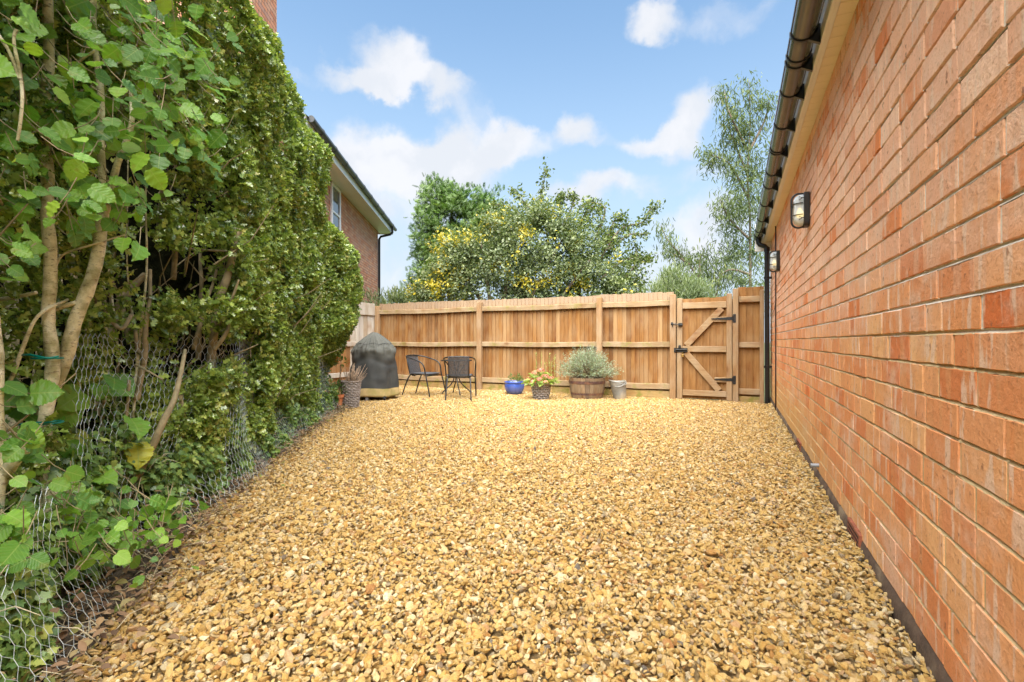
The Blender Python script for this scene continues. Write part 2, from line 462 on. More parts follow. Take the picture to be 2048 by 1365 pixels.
# soil bank under the hedge, uneven
mb = MB(); nx, ny = 60, 14
def hl(s):
    """hedge border line: point and outward normal at arc length s"""
    for (a, b) in zip(BL[:-1], BL[1:]):
        d = math.dist(a, b)
        if s <= d or (a, b) == (BL[-2], BL[-1]):
            t = s / d; dx, dy = (b[0] - a[0]) / d, (b[1] - a[1]) / d
            return (a[0] + dx * s, a[1] + dy * s)
        s -= d
HD = np.array([-.585, .811]); HN = np.array([.811, .585])
SL = sum(math.dist(a, b) for a, b in zip(BL[:-1], BL[1:]))
vs = []; fs = []
for i in range(nx):
    s_ = -0.3 + (SL + 1.6) * i / (nx - 1); p = hl(s_)
    for j in range(ny):
        d = -.03 + 2.1 * (j / (ny - 1)) ** 1.5
        q = (p[0] - HN[0] * d, p[1] - HN[1] * d)
        z = (.0 if j == 0 else .02 + .07 * min(1, max(0, d) * 1.6)) + .045 * mnoise.noise(Vector((q[0] * 3, q[1] * 3, 0))) * min(1, j / 2)
        vs.append((q[0] + .09 * mnoise.noise(Vector((s_ * 3, j * .3, 5))) * (j < 2), q[1], z if j else -.03))
for i in range(nx - 1):
    for j in range(ny - 1): fs.append((i * ny + j, (i + 1) * ny + j, (i + 1) * ny + j + 1, i * ny + j + 1))
mb.add(vs, fs); o = mb.build('soil', m_soil, smooth=True); o['kind'] = 'structure'

# ---- gravel: pebbles on points
def in_poly(x, y, poly):
    ins = np.zeros(len(x), bool); j = len(poly) - 1
    for i in range(len(poly)):
        xi, yi = poly[i]; xj, yj = poly[j]
        c = ((yi > y) != (yj > y)) & (x < (xj - xi) * (y - yi) / (yj - yi + 1e-12) + xi); ins ^= c; j = i
    return ins


DENS = 6600
bx0, bx1, by0, by1 = -7.6, .56, -.6, 8.95
n = int((bx1 - bx0) * (by1 - by0) * DENS)
X = rng.uniform(bx0, bx1, n); Y = rng.uniform(by0, by1, n)
# frayed edge on the hedge side
ex = np.array([mnoise.noise(Vector((a * 4., b * 4., 0))) for a, b in zip(X[::40], Y[::40])]).repeat(40)[:n] if False else rng.normal(0, .04, n)
k = in_poly(X - HN[0] * ex, Y - HN[1] * ex, GRAVEL_POLY) & (X < .53)
X, Y = X[k], Y[k]; n = len(X)
big = rng.random(n)
S = rng.lognormal(math.log(.0097), .38, n).clip(.005, .024)
Z = rng.uniform(-.014, .014, n) - S * .2
und = np.array([mnoise.noise(Vector((a * 1.7, b * 1.7, 3.))) for a, b in zip(X, Y)])
Z += und * .013
edge = np.clip((.53 - X) / .10, 0, 1); Z += (1 - edge) * .024
me = bpy.data.meshes.new('gravel'); me.vertices.add(n)
me.vertices.foreach_set('co', np.stack([X, Y, Z], 1).astype(np.float32).ravel())
a = me.attributes.new('rot', 'FLOAT_VECTOR', 'POINT'); a.data.foreach_set('vector', np.stack([rng.normal(0, .55, n), rng.normal(0, .55, n), rng.uniform(0, 6.28, n)], 1).astype(np.float32).ravel())
a = me.attributes.new('scl', 'FLOAT_VECTOR', 'POINT'); a.data.foreach_set('vector', np.stack([S * rng.uniform(.95, 1.45, n), S * rng.uniform(.75, 1.05, n), S * rng.uniform(.34, .70, n)], 1).astype(np.float32).ravel())
a = me.attributes.new('pick', 'INT', 'POINT'); a.data.foreach_set('value', rng.integers(0, 14, n).astype(np.int32))

m_peb, t, b, o_ = newmat('pebble'); s = NT(t)
rv = s.n('ShaderNodeObjectInfo').outputs['Random']
c = s.ramp(rv, [(0, (.45, .27, .075)), (.14, (.59, .395, .13)), (.3, (.67, .49, .21)), (.42, (.50, .30, .08)), (.55, (.74, .61, .38)), (.66, (.60, .395, .13)),
                (.76, (.80, .72, .54)), (.85, (.42, .20, .06)), (.90, (.62, .40, .13)), (.965, (.46, .40, .29)), (.99, (.24, .17, .11)), (.998, (.14, .13, .13))])
v = s.obj(); n1 = s.noise(v, 1.4, 4); n2 = s.noise(v, 7, 4)
c = s.mix(s.rng(n1.outputs[0], .42, .68, 0, .6), c, s.mix(1.0, c, (.80, .64, .42), 'MULTIPLY'))
c = s.mix(s.rng(n2.outputs[0], .52, .72, 0, .4), c, (.80, .70, .50))
c = s.mix(1.0, c, (1.04, 1.0, .88), 'MULTIPLY'); s.l(c, b.inputs['Base Color']); b.inputs['Roughness'].default_value = .55; b.inputs['Specular IOR Level'].default_value = .4
s.bump(n2.outputs[0], .5, .1, b)
pc = bpy.data.collections.new('pebble_shapes')
import bmesh
for i in range(14):
    bm = bmesh.new(); bmesh.ops.create_icosphere(bm, subdivisions=2 if i % 3 else 3, radius=1)
    planes = [(Vector(unit(1)[0]), random.uniform(.42, .85)) for _ in range(9)]
    for vv in bm.verts:
        p_ = vv.co.copy()
        for (nn, dd) in planes:
            h = p_.dot(nn)
            if h > dd: p_ -= nn * (h - dd) * .93
        p_ *= 1 + .22 * mnoise.noise(p_ * 1.3 + Vector((i * 7, 0, 0))) 
        vv.co = p_
    pm = bpy.data.meshes.new('pebble'); bm.to_mesh(pm); bm.free(); pm.materials.append(m_peb)
    pm.polygons.foreach_set('use_smooth', [True] * len(pm.polygons)); pm.set_sharp_from_angle(angle=R(32))
    po = bpy.data.objects.new('pebble_%02d' % i, pm); pc.objects.link(po)
gr = bpy.data.objects.new('gravel', me); C.objects.link(gr); me.materials.append(m_peb)
tag(gr, 'golden yellow and cream flint gravel covering the whole yard', kind='stuff')
ng = bpy.data.node_groups.new('gravel', 'GeometryNodeTree')
ng.interface.new_socket('Geometry', in_out='INPUT', socket_type='NodeSocketGeometry'); ng.interface.new_socket('Geometry', in_out='OUTPUT', socket_type='NodeSocketGeometry')
gi = ng.nodes.new('NodeGroupInput'); go = ng.nodes.new('NodeGroupOutput')
iop = ng.nodes.new('GeometryNodeInstanceOnPoints'); ci = ng.nodes.new('GeometryNodeCollectionInfo')
ci.inputs['Collection'].default_value = pc; ci.inputs['Separate Children'].default_value = True; ci.inputs['Reset Children'].default_value = True
iop.inputs['Pick Instance'].default_value = True
def na(nm, ty):
    q = ng.nodes.new('GeometryNodeInputNamedAttribute'); q.data_type = ty; q.inputs[0].default_value = nm; return q.outputs[0]
ng.links.new(gi.outputs[0], iop.inputs['Points']); ng.links.new(ci.outputs[0], iop.inputs['Instance'])
ng.links.new(na('pick', 'INT'), iop.inputs['Instance Index'])
e2r = ng.nodes.new('FunctionNodeEulerToRotation'); ng.links.new(na('rot', 'FLOAT_VECTOR'), e2r.inputs[0]); ng.links.new(e2r.outputs[0], iop.inputs['Rotation'])
ng.links.new(na('scl', 'FLOAT_VECTOR'), iop.inputs['Scale']); ng.links.new(iop.outputs[0], go.inputs[0])
md = gr.modifiers.new('stones', 'NODES'); md.node_group = ng

# ================================================================== BRICK GARAGE (right)
WX = .545; Z0 = .075; ZS = 2.644; WT0, WT1 = -1.6, 9.2
garage = empty('brick_garage', (WX, 4.0, 0), 'long orange brick building wall with black gutter along the right side of the yard', 'building')
OG = (WX, 4.0, 0)
m_br, t, b, o_ = newmat('old_brick'); s = NT(t); v = s.obj()
rv = s.attr('rnd').outputs['Fac']
sp = s.n('ShaderNodeSeparateXYZ'); s.l(v, sp.inputs[0])
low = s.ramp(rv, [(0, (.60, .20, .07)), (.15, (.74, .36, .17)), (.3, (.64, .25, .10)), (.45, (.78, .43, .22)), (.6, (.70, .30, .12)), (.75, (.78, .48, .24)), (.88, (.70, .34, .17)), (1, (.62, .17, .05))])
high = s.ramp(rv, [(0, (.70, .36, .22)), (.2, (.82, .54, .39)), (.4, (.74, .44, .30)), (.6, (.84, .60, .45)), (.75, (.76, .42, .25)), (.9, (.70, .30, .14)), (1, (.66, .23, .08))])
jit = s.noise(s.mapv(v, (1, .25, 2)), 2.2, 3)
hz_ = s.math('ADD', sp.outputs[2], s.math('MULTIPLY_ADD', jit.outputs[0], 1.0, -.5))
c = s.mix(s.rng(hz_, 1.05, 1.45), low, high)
offv = s.n('ShaderNodeCombineXYZ'); s.l(s.math('MULTIPLY', rv, 91.), offv.inputs[1]); s.l(s.math('MULTIPLY', rv, 37.), offv.inputs[2])
va = s.n('ShaderNodeVectorMath', operation='ADD'); s.l(v, va.inputs[0]); s.l(offv.outputs[0], va.inputs[1])
# firing bands down the face of each brick, and pale bloom
st = s.noise(s.mapv(va.outputs[0], (1, 1, .12)), 17, 2, .4)
c = s.mix(s.rng(st.outputs[0], .52, .6, 0, .55), c, s.mix(s.rng(hz_, .95, 1.2), (.66, .34, .16), (.70, .45, .32)))
st2 = s.noise(s.mapv(va.outputs[0], (1, 1, .2), (5, 5, 5)), 24, 3, .5)
c = s.mix(s.rng(st2.outputs[0], .56, .66, 0, .75), c, (.74, .58, .46))
blo = s.noise(s.mapv(v, (1, .6, 1)), 3.2, 5, .65)
c = s.mix(s.rng(blo.outputs[0], .50, .68, 0, .6), c, (.72, .56, .45))
# sandy staining low on the wall, strongest at the far end
far = s.math('MULTIPLY', s.rng(sp.outputs[2], .75, .1), s.rng(s.math('ADD', sp.outputs[1], s.math('MULTIPLY', jit.outputs[0], 2.)), -.8, 2.2))
c = s.mix(s.math('MULTIPLY', far, .8), c, (.56, .38, .15))
fine = s.noise(v, 90, 5, .7); c = s.mix(s.rng(fine.outputs[0], .5, .72, 0, .55), c, (.40, .18, .085))
pit = s.noise(v, 28, 4, .6); c = s.mix(s.rng(pit.outputs[0], .62, .72, 0, .7), c, (.26, .12, .07))
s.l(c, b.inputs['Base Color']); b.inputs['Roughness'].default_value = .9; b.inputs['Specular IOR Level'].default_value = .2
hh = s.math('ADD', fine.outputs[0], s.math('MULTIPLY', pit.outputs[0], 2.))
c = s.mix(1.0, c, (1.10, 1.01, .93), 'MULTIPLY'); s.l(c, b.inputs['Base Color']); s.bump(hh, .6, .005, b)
m_mo, t, b, o_ = newmat('mortar'); s = NT(t); v = s.obj(); sp = s.n('ShaderNodeSeparateXYZ'); s.l(v, sp.inputs[0])
j = s.noise(v, 3, 3); zz = s.math('ADD', sp.outputs[2], s.math('MULTIPLY', j.outputs[0], .06))
c = s.mix(s.rng(zz, 1.05, 1.07), (.58, .43, .22), (.78, .70, .58))
n1 = s.noise(v, 60, 5, .7); c = s.mix(s.rng(n1.outputs[0], .48, .70, 0, .45), c, (.33, .23, .12))
s.l(c, b.inputs['Base Color']); b.inputs['Roughness'].default_value = .95; s.bump(n1.outputs[0], .9, .005, b)
CO = (ZS - Z0) / 27; BLN = .244
mo = MB(); mo.box(WX + .001, WX + .25, WT0, WT1 - .03, -.06, ZS + .02)
for r in range(28):
    zb_ = Z0 + r * CO - (.0079 if r > 9 else .0056); zt_ = Z0 + r * CO + .0056; vs = []; nn_ = 700
    for i in range(nn_):
        t = WT0 + (WT1 - .03 - WT0) * i / (nn_ - 1)
        j_ = (.0012 * mnoise.noise(Vector((t * 14, r * 3., 0))) + .0022 * mnoise.noise(Vector((t * 48, r * 3., 0)))) * (1.3 if r < 10 else .8)
        vs += [(WX - (.0068 if r > 9 else .0055) + j_ * (1.6 if r < 10 else 1), t, zb_ + j_), (WX + (.006 if r > 9 else .002) + j_, t, zt_ + j_), (WX + .012, t, zt_ + .001), (WX + .012, t, zb_ - .001)]
    fs = []
    for i in range(nn_ - 1):
        for q_ in range(3): fs.append((i * 4 + q_, i * 4 + 4 + q_, i * 4 + 5 + q_, i * 4 + 1 + q_))
    mo.add(vs, fs)
br = MB(); CO = (ZS - Z0) / 27; BLN = .244
for r in range(28):
    z0 = Z0 + r * CO + .0050; z1 = Z0 + (r + 1) * CO - (.0074 if r > 9 else .0052)
    t = WT0 - (BLN * .5 if r % 2 else 0) - random.uniform(0, .05)
    if r == 27: z1 = z0 + .05
    while t < WT1:
        ln = BLN if random.random() > .13 else BLN * .5
        ln += random.uniform(-.006, .006)
        t0, t1 = t + .0058, min(t + ln - .0058, WT1)
        t += ln
        if t1 - t0 < .03 or t1 < WT0: continue
        if t1 < WT1 - .02:
            xm = WX - .0035 + random.uniform(-.0015, .001)
            mo.add([(xm, t1 - .001, z0 - .002), (xm, t1 + .0126, z0 - .002), (xm, t1 + .0126, z1 + .002), (xm, t1 - .001, z1 + .002)], [(0, 3, 2, 1)])
        pr = .0075 + random.uniform(-.0018, .0022); tw = random.uniform(-.002, .002); bv = random.uniform(.0012, .0022)
        dz = random.uniform(-.0018, .0018); za, zb = z0 + dz, z1 + dz
        # front face carries a few extra points so its edge is not a ruler line
        nseg = 6; ring0 = []; ring1 = []; 
        edge = [(t0 + (t1 - t0) * q / nseg, za) for q in range(nseg)] + [(t1, za + (zb - za) * q / 3) for q in range(3)] + \
               [(t1 - (t1 - t0) * q / nseg, zb) for q in range(nseg)] + [(t0, zb - (zb - za) * q / 3) for q in range(3)]
        cy, cz = (t0 + t1) / 2, (za + zb) / 2; ne = len(edge); vs = []
        for (yy, z_) in edge:
            jx, jz = random.uniform(-.0012, .0012), random.uniform(-.0016, .0012)
            vs.append((WX + .010, yy + jx, z_ + jz))
        for q in range(ne):
            x_, yy, z_ = vs[q]; vs.append((WX - pr * .72 + tw * (yy - cy) * 4, yy, z_))
        for q in range(ne):
            x_, yy, z_ = vs[q]; vs.append((WX - pr + tw * (yy - cy) * 4, yy - math.copysign(min(bv, abs(yy - cy)), yy - cy), z_ - math.copysign(min(bv, abs(z_ - cz)), z_ - cz)))
        vs.append((WX - pr, cy, cz))
        fs = []
        for q in range(ne):
            q2 = (q + 1) % ne
            fs += [(q, q2, ne + q2, ne + q), (ne + q, ne + q2, 2 * ne + q2, 2 * ne + q), (2 * ne + q, 2 * ne + q2, 3 * ne)]
        fs = [f[::-1] for f in fs]
        br.add(vs, fs)
br.build('brickwork', m_br, garage, origin=OG)
wall = mo.build('wall', m_mo, garage, origin=OG)
# the far end face of the building
m_plinth = simple('concrete_plinth', (.085, .052, .033), .9, var=.4, scale=12, bump=.8, bd=.006, dirt=(.22, .16, .10))
pl = MB(); vs = []; fs = []; npl = 120
for i in range(npl):
    t = WT0 + (WT1 - WT0) * i / (npl - 1); jx = .004 * mnoise.noise(Vector((t * 6, 0, 0))); jz = .006 * mnoise.noise(Vector((t * 9, 4, 0)))
    vs += [(WX + .0, t, Z0 + .004 + jz), (WX - .012 + jx, t, Z0 - .006 + jz), (WX - .018 + jx, t, .03), (WX - .02, t, -.04)]
for i in range(npl - 1):
    for q in range(3): fs.append((i * 4 + q, i * 4 + q + 1, i * 4 + 5 + q, i * 4 + 4 + q))
pl.add(vs, fs); pl.build('plinth', m_plinth, garage, smooth=True, origin=OG)
m_pvc = simple('soffit_board', (.86, .76, .56), .35, var=.06, scale=3, bump=.03)
m_fas = simple('fascia_board', (.80, .79, .74), .3, var=.05, scale=3, bump=.02)
so = MB(); t = WT0
while t < 8.95:
    so.box(.435, WX + .01, t, min(t + .098, 8.95), ZS + .0, ZS + .012, .0015); so.box(.435, WX + .01, t + .096, min(t + .1025, 8.95), ZS + .004, ZS + .010)
    t += .1
so.build('soffit', m_pvc, garage, origin=OG)
fa = MB()
t_ = WT0
for te in (5.05, 8.97): fa.box(.425, .437, t_, te - .004, ZS - .008, ZS + .19, .002); t_ = te
fa.box(.437, .462, WT0, 8.97, ZS - .008, ZS - .0005, .002)
fa.box(.30, WX + .2, 8.975, 9.0, ZS - .15, ZS + .3, .002)
fa.build('fascia', m_fas, garage, origin=OG)
# roof
m_tile = simple('roof_tile', (.10, .06, .045), .85, var=.4, scale=6, bump=.5, bd=.01)
rf = MB(); 
for r in range(9):
    x0 = .36 + r * .30; z0 = ZS + .17 + r * .20
    rf.box(x0, x0 + .36, WT0, 9.05, z0, z0 + .02, .003, None, Matrix.Translation((x0, 0, z0)) @ Matrix.Rotation(-R(33), 4, 'Y') @ Matrix.Translation((-x0, 0, -z0)))
rf.build('roof', m_tile, garage, origin=OG)
# gutter: half round trough
m_gut = simple('grey_gutter', (.07, .07, .07), .16, var=.15, scale=5, bump=.05, spec=.7)
m_blk = simple('black_plastic', (.012, .012, .013), .3, var=.2, scale=30, bump=.04)
GX, GZ, GR = .345, ZS + .085, .062
def trough(mb, t0, t1, r, th, a0=180, a1=360, n=18):
    vs = []; fs = []
    for t in (t0, t1):
        for rr in (r, r - th):
            for i in range(n + 1):
                a = R(a0 + (a1 - a0) * i / n); vs.append((GX + rr * math.cos(a), t, GZ + rr * math.sin(a)))
    m = n + 1
    for i in range(n):
        fs.append((i, i + 1, 2 * m + i + 1, 2 * m + i)); fs.append((m + i, 3 * m + i, 3 * m + i + 1, m + i + 1))
        fs.append((i, m + i, m + i + 1, i + 1)); fs.append((2 * m + i, 2 * m + i + 1, 3 * m + i + 1, 3 * m + i))
    fs.append((0, 2 * m, 3 * m, m)); fs.append((n, m + n, 3 * m + n, 2 * m + n))
    mb.add(vs, fs)
g = MB(); trough(g, WT0, 9.2, GR, .003); trough(g, WT0, 9.2, GR + .004, .006, 178, 190); trough(g, WT0, 9.2, GR + .004, .006, 350, 362)
gut = g.build('gutter', m_gut, garage, smooth='auto', origin=OG)
for tb in (1.1, 1.9, 2.5, 3.1, 3.33, 3.40, 3.78, 4.33, 4.85, 4.90, 5.5, 5.96, 6.72, 7.55, 8.3):
    q = MB(); wide = .022
    trough(q, tb, tb + wide, GR + .007, .0065)
    if tb not in (3.33, 4.85):
        q.add([(GX + .02, tb, GZ - GR - .002), (.424, tb, GZ - GR - .035), (.424, tb, GZ + .01), (GX + GR, tb, GZ + .01),
               (GX + .02, tb + wide, GZ - GR - .002), (.424, tb + wide, GZ - GR - .035), (.424, tb + wide, GZ + .01), (GX + GR, tb + wide, GZ + .01)],
              [(0, 1, 2, 3), (7, 6, 5, 4), (0, 4, 5, 1), (1, 5, 6, 2), (2, 6, 7, 3), (3, 7, 4, 0)])
    q.build('gutter_bracket', m_blk, gut, origin=OG)
q = MB(); trough(q, 9.2, 9.21, GR + .006, GR, 180, 360); q.build('stop_end', m_blk, gut, origin=OG)
q = MB(); trough(q, 8.68, 8.86, GR + .008, .006); q.build('gutter_outlet', m_blk, gut, origin=OG)
DP = Vector((.462, 8.73, 0)); q = MB()
pth = [(GX, 8.76, GZ - GR + .01), (GX, 8.76, GZ - GR - .07), (GX + .015, 8.755, GZ - GR - .10), (DP.x - .03, 8.735, GZ - GR - .135), (DP.x, 8.73, GZ - GR - .17), (DP.x, 8.73, GZ - GR - .24), (DP.x + .004, 8.73, 1.2), (DP.x + .008, 8.73, .0)]
q.tube(pth, .036, 18)
q.tube([(GX, 8.76, GZ - GR + .02), (GX, 8.76, GZ - GR - .05)], .043, 18); q.tube([(DP.x, 8.73, GZ - GR - .16), (DP.x, 8.73, GZ - GR - .23)], .042, 18)
dp = q.build('downpipe', m_blk, garage, smooth='auto', origin=OG)
for zc in (2.02, .6):
    q = MB(); q.tube([(DP.x, 8.73, zc - .018), (DP.x, 8.73, zc + .018)], .044, 18); q.box(DP.x + .03, WX, 8.715, 8.745, zc - .018, zc + .018, .003); q.build('pipe_clip', m_blk, dp, smooth='auto', origin=OG)
# cable up the wall
q = MB(); tcb = 7.82
q.tube([(WX - .02, tcb, z) for z in (.03, .5, 1.0, 1.6, 1.95, 2.25, 2.655)], .009, 8)
q.tube([(WX - .018, tcb + .02, 1.62), (WX - .018, tcb + .10, 1.58), (WX - .018, tcb + .25, 1.48), (WX - .018, tcb + .9, 1.42)], .004, 6)
m_cab = simple('brown_cable', (.05, .025, .018), .5)
q.build('cable', m_cab, garage, smooth=True, origin=OG)
# air bricks and overflow stub
m_air = simple('terracotta', (.28, .09, .045), .8, var=.3, scale=40, bump=.4)
m_hole = simple('dark_opening', (.008, .006, .005), .9)
for tc_ in (2.85, 5.1):
    q = MB(); q.box(WX - .021, WX, tc_ - .13, tc_ + .13, .015, .10, .003)
    ab = q.build('air_brick', m_air, garage, origin=OG)
    q = MB()
    for r in range(3):
        for k in range(9): q.box(WX - .0222, WX - .018, tc_ - .112 + k * .0265, tc_ - .098 + k * .0265, .03 + r * .022, .042 + r * .022)
    q.build('hole', m_hole, ab, origin=OG)
m_steel = simple('galvanised', (.34, .35, .35), .42, metal=.75, var=.2, scale=9, bump=.1, dirt=(.5, .5, .48))
q = MB(); tt = 4.02; q.tube([(WX, tt, .125), (WX - .055, tt, .12)], .014, 14); q.build('overflow_pipe', simple('grey_plastic', (.32, .33, .35), .5), garage, smooth='auto', origin=OG)

# ---- bulkhead lights
m_lamp = simple('lamp_black', (.02, .018, .016), .45)
m_glass, t, b, o_ = newmat('prismatic_glass'); s = NT(t)
b.inputs['Base Color'].default_value = (.86, .9, .9, 1); b.inputs['Roughness'].default_value = .38; b.inputs['Transmission Weight'].default_value = .4; b.inputs['IOR'].default_value = 1.2
w_ = s.n('ShaderNodeTexWave', bands_direction='Y'); w_.inputs['Scale'].default_value = 55; s.l(s.obj(), w_.inputs[0]); s.bump(w_.outputs[0], .4, .003, b)
m_bulb, t, b, o_ = newmat('bulb'); b.inputs['Base Color'].default_value = (1, .85, .5, 1); b.inputs['Emission Color'].default_value = (1, .72, .25, 1); b.inputs['Emission Strength'].default_value = .7
m_refl = simple('lamp_reflector', (.72, .72, .70), .35)


def bulkhead(t, z, label):
    root = empty('bulkhead_light', (WX - .012, t, z), label, 'wall light', 'bulkhead lights on the brick wall')
    HH, HWd, D = .135, .062, .115      # half height, half width, depth; local -x is out of the wall
    def ring(hh, hw, r, n=6):
        pts = []
        for cy, cz, a0 in ((hw - r, hh - r, 0), (-(hw - r), hh - r, 90), (-(hw - r), -(hh - r), 180), (hw - r, -(hh - r), 270)):
            for i in range(n + 1): a = R(a0 + 90 * i / n); pts.append((cy + r * math.cos(a), cz + r * math.sin(a)))
        return pts
    def loft(mb, secs):
        n_ = len(secs[0][1]); vs = [(x, y, zz) for x, ring_ in secs for y, zz in ring_]; fs = []
        for i in range(len(secs) - 1):
            for k in range(n_): fs.append((i * n_ + k, i * n_ + (k + 1) % n_, (i + 1) * n_ + (k + 1) % n_, (i + 1) * n_ + k))
        fs.append(tuple(range(n_))); fs.append(tuple((len(secs) - 1) * n_ + k for k in range(n_ - 1, -1, -1))); mb.add(vs, fs)
    q = MB(); loft(q, [(0, ring(HH, HWd + .01, .03)), (-.034, ring(HH, HWd + .01, .03)), (-.038, ring(HH - .006, HWd, .03))]); base = q.build('base', m_lamp, root, smooth='auto')
    q = MB(); loft(q, [(-.0385, ring(HH - .018, HWd - .012, .03)), (-.0395, ring(HH - .018, HWd - .012, .03))]); q.build('reflector', m_refl, base)
    q = MB(); loft(q, [(-.040, ring(HH - .012, HWd - .004, .045)), (-.07, ring(HH - .013, HWd - .006, .045)), (-.095, ring(HH - .03, HWd - .016, .04)), (-.106, ring(HH - .055, HWd - .03, .03))])
    q.build('glass', m_glass, root, smooth=True)
    q = MB(); q.lathe([(.0, -.03), (.014, -.026), (.022, -.01), (.022, .012), (.012, .034), (.010, .05), (0, .052)], 14, (-.065, 0, -.03)); q.build('bulb', m_bulb, root, smooth=True)
    q = MB()
    def hoop(y, r=.0065):
        pts = [(-.03, y, -HH + .004)]
        for i in range(9): a = R(-90 + 0 + 90 * i / 8); pts.append((-.066 - .052 * math.cos(a) * 1.0, y, -HH + .052 + .052 * math.sin(a) - .004))
        for i in range(9): a = R(90 * i / 8); pts.append((-.066 - .052 * math.cos(a), y, HH - .052 + .052 * math.sin(a)))
        pts.append((-.03, y, HH - .004)); return pts
    q.tube(hoop(0), .008, 8)
    for zc in (-.045, .045):
        pts = []
        for i in range(13): a = math.pi * i / 12; pts.append((-.045 - .073 * math.sin(a) ** .8, (HWd + .004) * math.cos(a), zc))
        q.tube(pts, .004, 7)
    for zc in (-.075, .082):
        for sg in (-1, 1): q.tube([(-.03, sg * (HWd + .008), zc), (-.052, sg * (HWd + .012), zc), (-.072, sg * (HWd + .006), zc + .014), (-.072, sg * (HWd + .006), zc - .014), (-.052, sg * (HWd + .012), zc)], .0035, 6)
    q.build('cage', m_lamp, root, smooth=True)
    return root


bulkhead(4.50, 2.055, 'larger looking caged oval bulkhead light nearer on the brick wall')
bulkhead(7.30, 2.07, 'smaller looking caged oval bulkhead light on the black cable near the downpipe')

# ================================================================== TIMBER FENCE, GATE
FT = 8.85
m_board = woodmat('fence_board', [(0, (.16, .070, .022)), (.18, (.29, .135, .040)), (.36, (.21, .093, .028)), (.55, (.33, .165, .052)), (.72, (.24, .11, .032)), (.88, (.42, .26, .12)), (1, (.27, .125, .036))], 'z', topgrey=1.70, grey=.5, weather=(.36, .25, .14))
m_rail = woodmat('fence_rail', [(0, (.29, .20, .105)), (.5, (.35, .245, .135)), (1, (.32, .22, .12))], 'x', algae=.5, grey=.45, weather=(.46, .37, .26))
m_post = woodmat('fence_post', [(0, (.30, .175, .08)), (.5, (.36, .22, .105)), (1, (.33, .20, .09))], 'z', grey=.4)
m_gb = woodmat('gravel_board', [(0, (.42, .28, .11)), (1, (.40, .27, .1))], 'x', algae=.75, grey=.2)
m_gateb = woodmat('gate_board', [(0, (.25, .12, .037)), (.5, (.35, .18, .058)), (1, (.30, .145, .045))], 'z', grey=.25, weather=(.5, .36, .2))
m_gframe = woodmat('gate_frame', [(0, (.37, .245, .125)), (1, (.33, .21, .105))], 'x', grey=.35)
m_gstile = woodmat('gate_stile', [(0, (.37, .245, .125)), (1, (.33, .21, .105))], 'z', grey=.35)
m_white = woodmat('weathered_white_wood', [(0, (.46, .41, .34)), (.5, (.54, .50, .43)), (1, (.38, .30, .21))], 'z', grey=.5, weather=(.56, .53, .48))


def boards(mb, x0, x1, zt, zb, wid=.088, wav=None, yb=FT + .03):
    x = x0; i = 0
    while x < x1 - .01:
        w = min(wid + random.uniform(-.006, .006), x1 - x + .01); r = random.random()
        top = (zt(x) if callable(zt) else zt) + random.uniform(-.008, .008)
        y0 = yb + random.uniform(0, .004)
        # feather edge: thin at one side, thick and lapped at the other
        vs = [(x - .012, y0 + .016, zb), (x + w - .002, y0, zb), (x + w - .002, y0 + .015, zb), (x - .012, y0 + .020, zb),
              (x - .012, y0 + .016, top), (x + w - .002, y0, top), (x + w - .002, y0 + .015, top), (x - .012, y0 + .020, top)]
        mb.add(vs, [(0, 1, 5, 4), (1, 2, 6, 5), (2, 3, 7, 6), (3, 0, 4, 7), (4, 5, 6, 7), (3, 2, 1, 0)], r)
        x += w + random.uniform(0, .002); i += 1


def sagbar(mb, x0, x1, z, h, y0, y1, sag=.0, n=8):
    vs = []; fs = []
    for i in range(n + 1):
        t = i / n; x = x0 + (x1 - x0) * t; dz = -sag * math.sin(math.pi * t) + .003 * math.sin(t * 9)
        vs += [(x, y0, z + dz - h / 2), (x, y1, z + dz - h / 2), (x, y1, z + dz + h / 2), (x, y0 + .008, z + dz + h / 2), (x, y0, z + dz + h / 2 - .008)]
    for i in range(n):
        for q in range(5): fs.append((i * 5 + q, i * 5 + 5 + q, i * 5 + 5 + (q + 1) % 5, i * 5 + (q + 1) % 5))
    fs += [(0, 1, 2, 3, 4), tuple(n * 5 + q for q in (4, 3, 2, 1, 0))]
    mb.add(vs, fs)


def bay(root, O, x0, x1, ztop, sag=0.0):
    q = MB(); boards(q, x0 - .05, x1 + .05, ztop, .11, .080); q.build('board_panel', m_board, root, origin=O)
    for z, h in ((1.68, .09), (.955, .09), (.215, .095)):
        q = MB(); sagbar(q, x0, x1, z, h, FT - .035, FT + .028, sag); q.build('rail', m_rail, root, origin=O)
    q = MB(); q.box(x0, x1, FT - .008, FT + .02, -.02, .135, .004); q.build('gravel_board', m_gb, root, origin=O)


def post(root, O, x, w, top, m=None, y0=FT - .085, y1=FT + .02, name='post'):
    q = MB(); q.box(x - w / 2, x + w / 2, y0, y1, -.05, top, .006); q.build(name, m or m_post, root, origin=O)


PX = [FX(757), FX(961), FX(1200), (FX(1340) + FX(1353)) / 2]
O1 = (PX[1], FT, 0)
fen = empty('timber_fence', O1, 'long orange brown close board fence with three rails across the back of the yard', 'fence')
for x in PX: post(fen, O1, x, .1, 1.82)
tops = [lambda x: 1.875 + .02 * (x - PX[0]) / 2.7, lambda x: 1.855 + .01 * math.sin(x), lambda x: 1.87]
for i in range(3): bay(fen, O1, PX[i] + .052, PX[i + 1] - .052, [1.875, 1.865, 1.875][i], [.012, .01, .004][i])
gx0, gx1 = FX(1354), FX(1464.6)
O2 = (FX(1471), FT, 0)
f2 = empty('timber_fence', O2, 'short narrow piece of board fence between the gate and the black downpipe', 'fence')
post(f2, O2, (FX(1465) + FX(1477)) / 2, FX(1477) - FX(1465.5), 1.875, m_gstile)
post(f2, O2, (FX(1520) + FX(1527)) / 2, .06, 1.84)
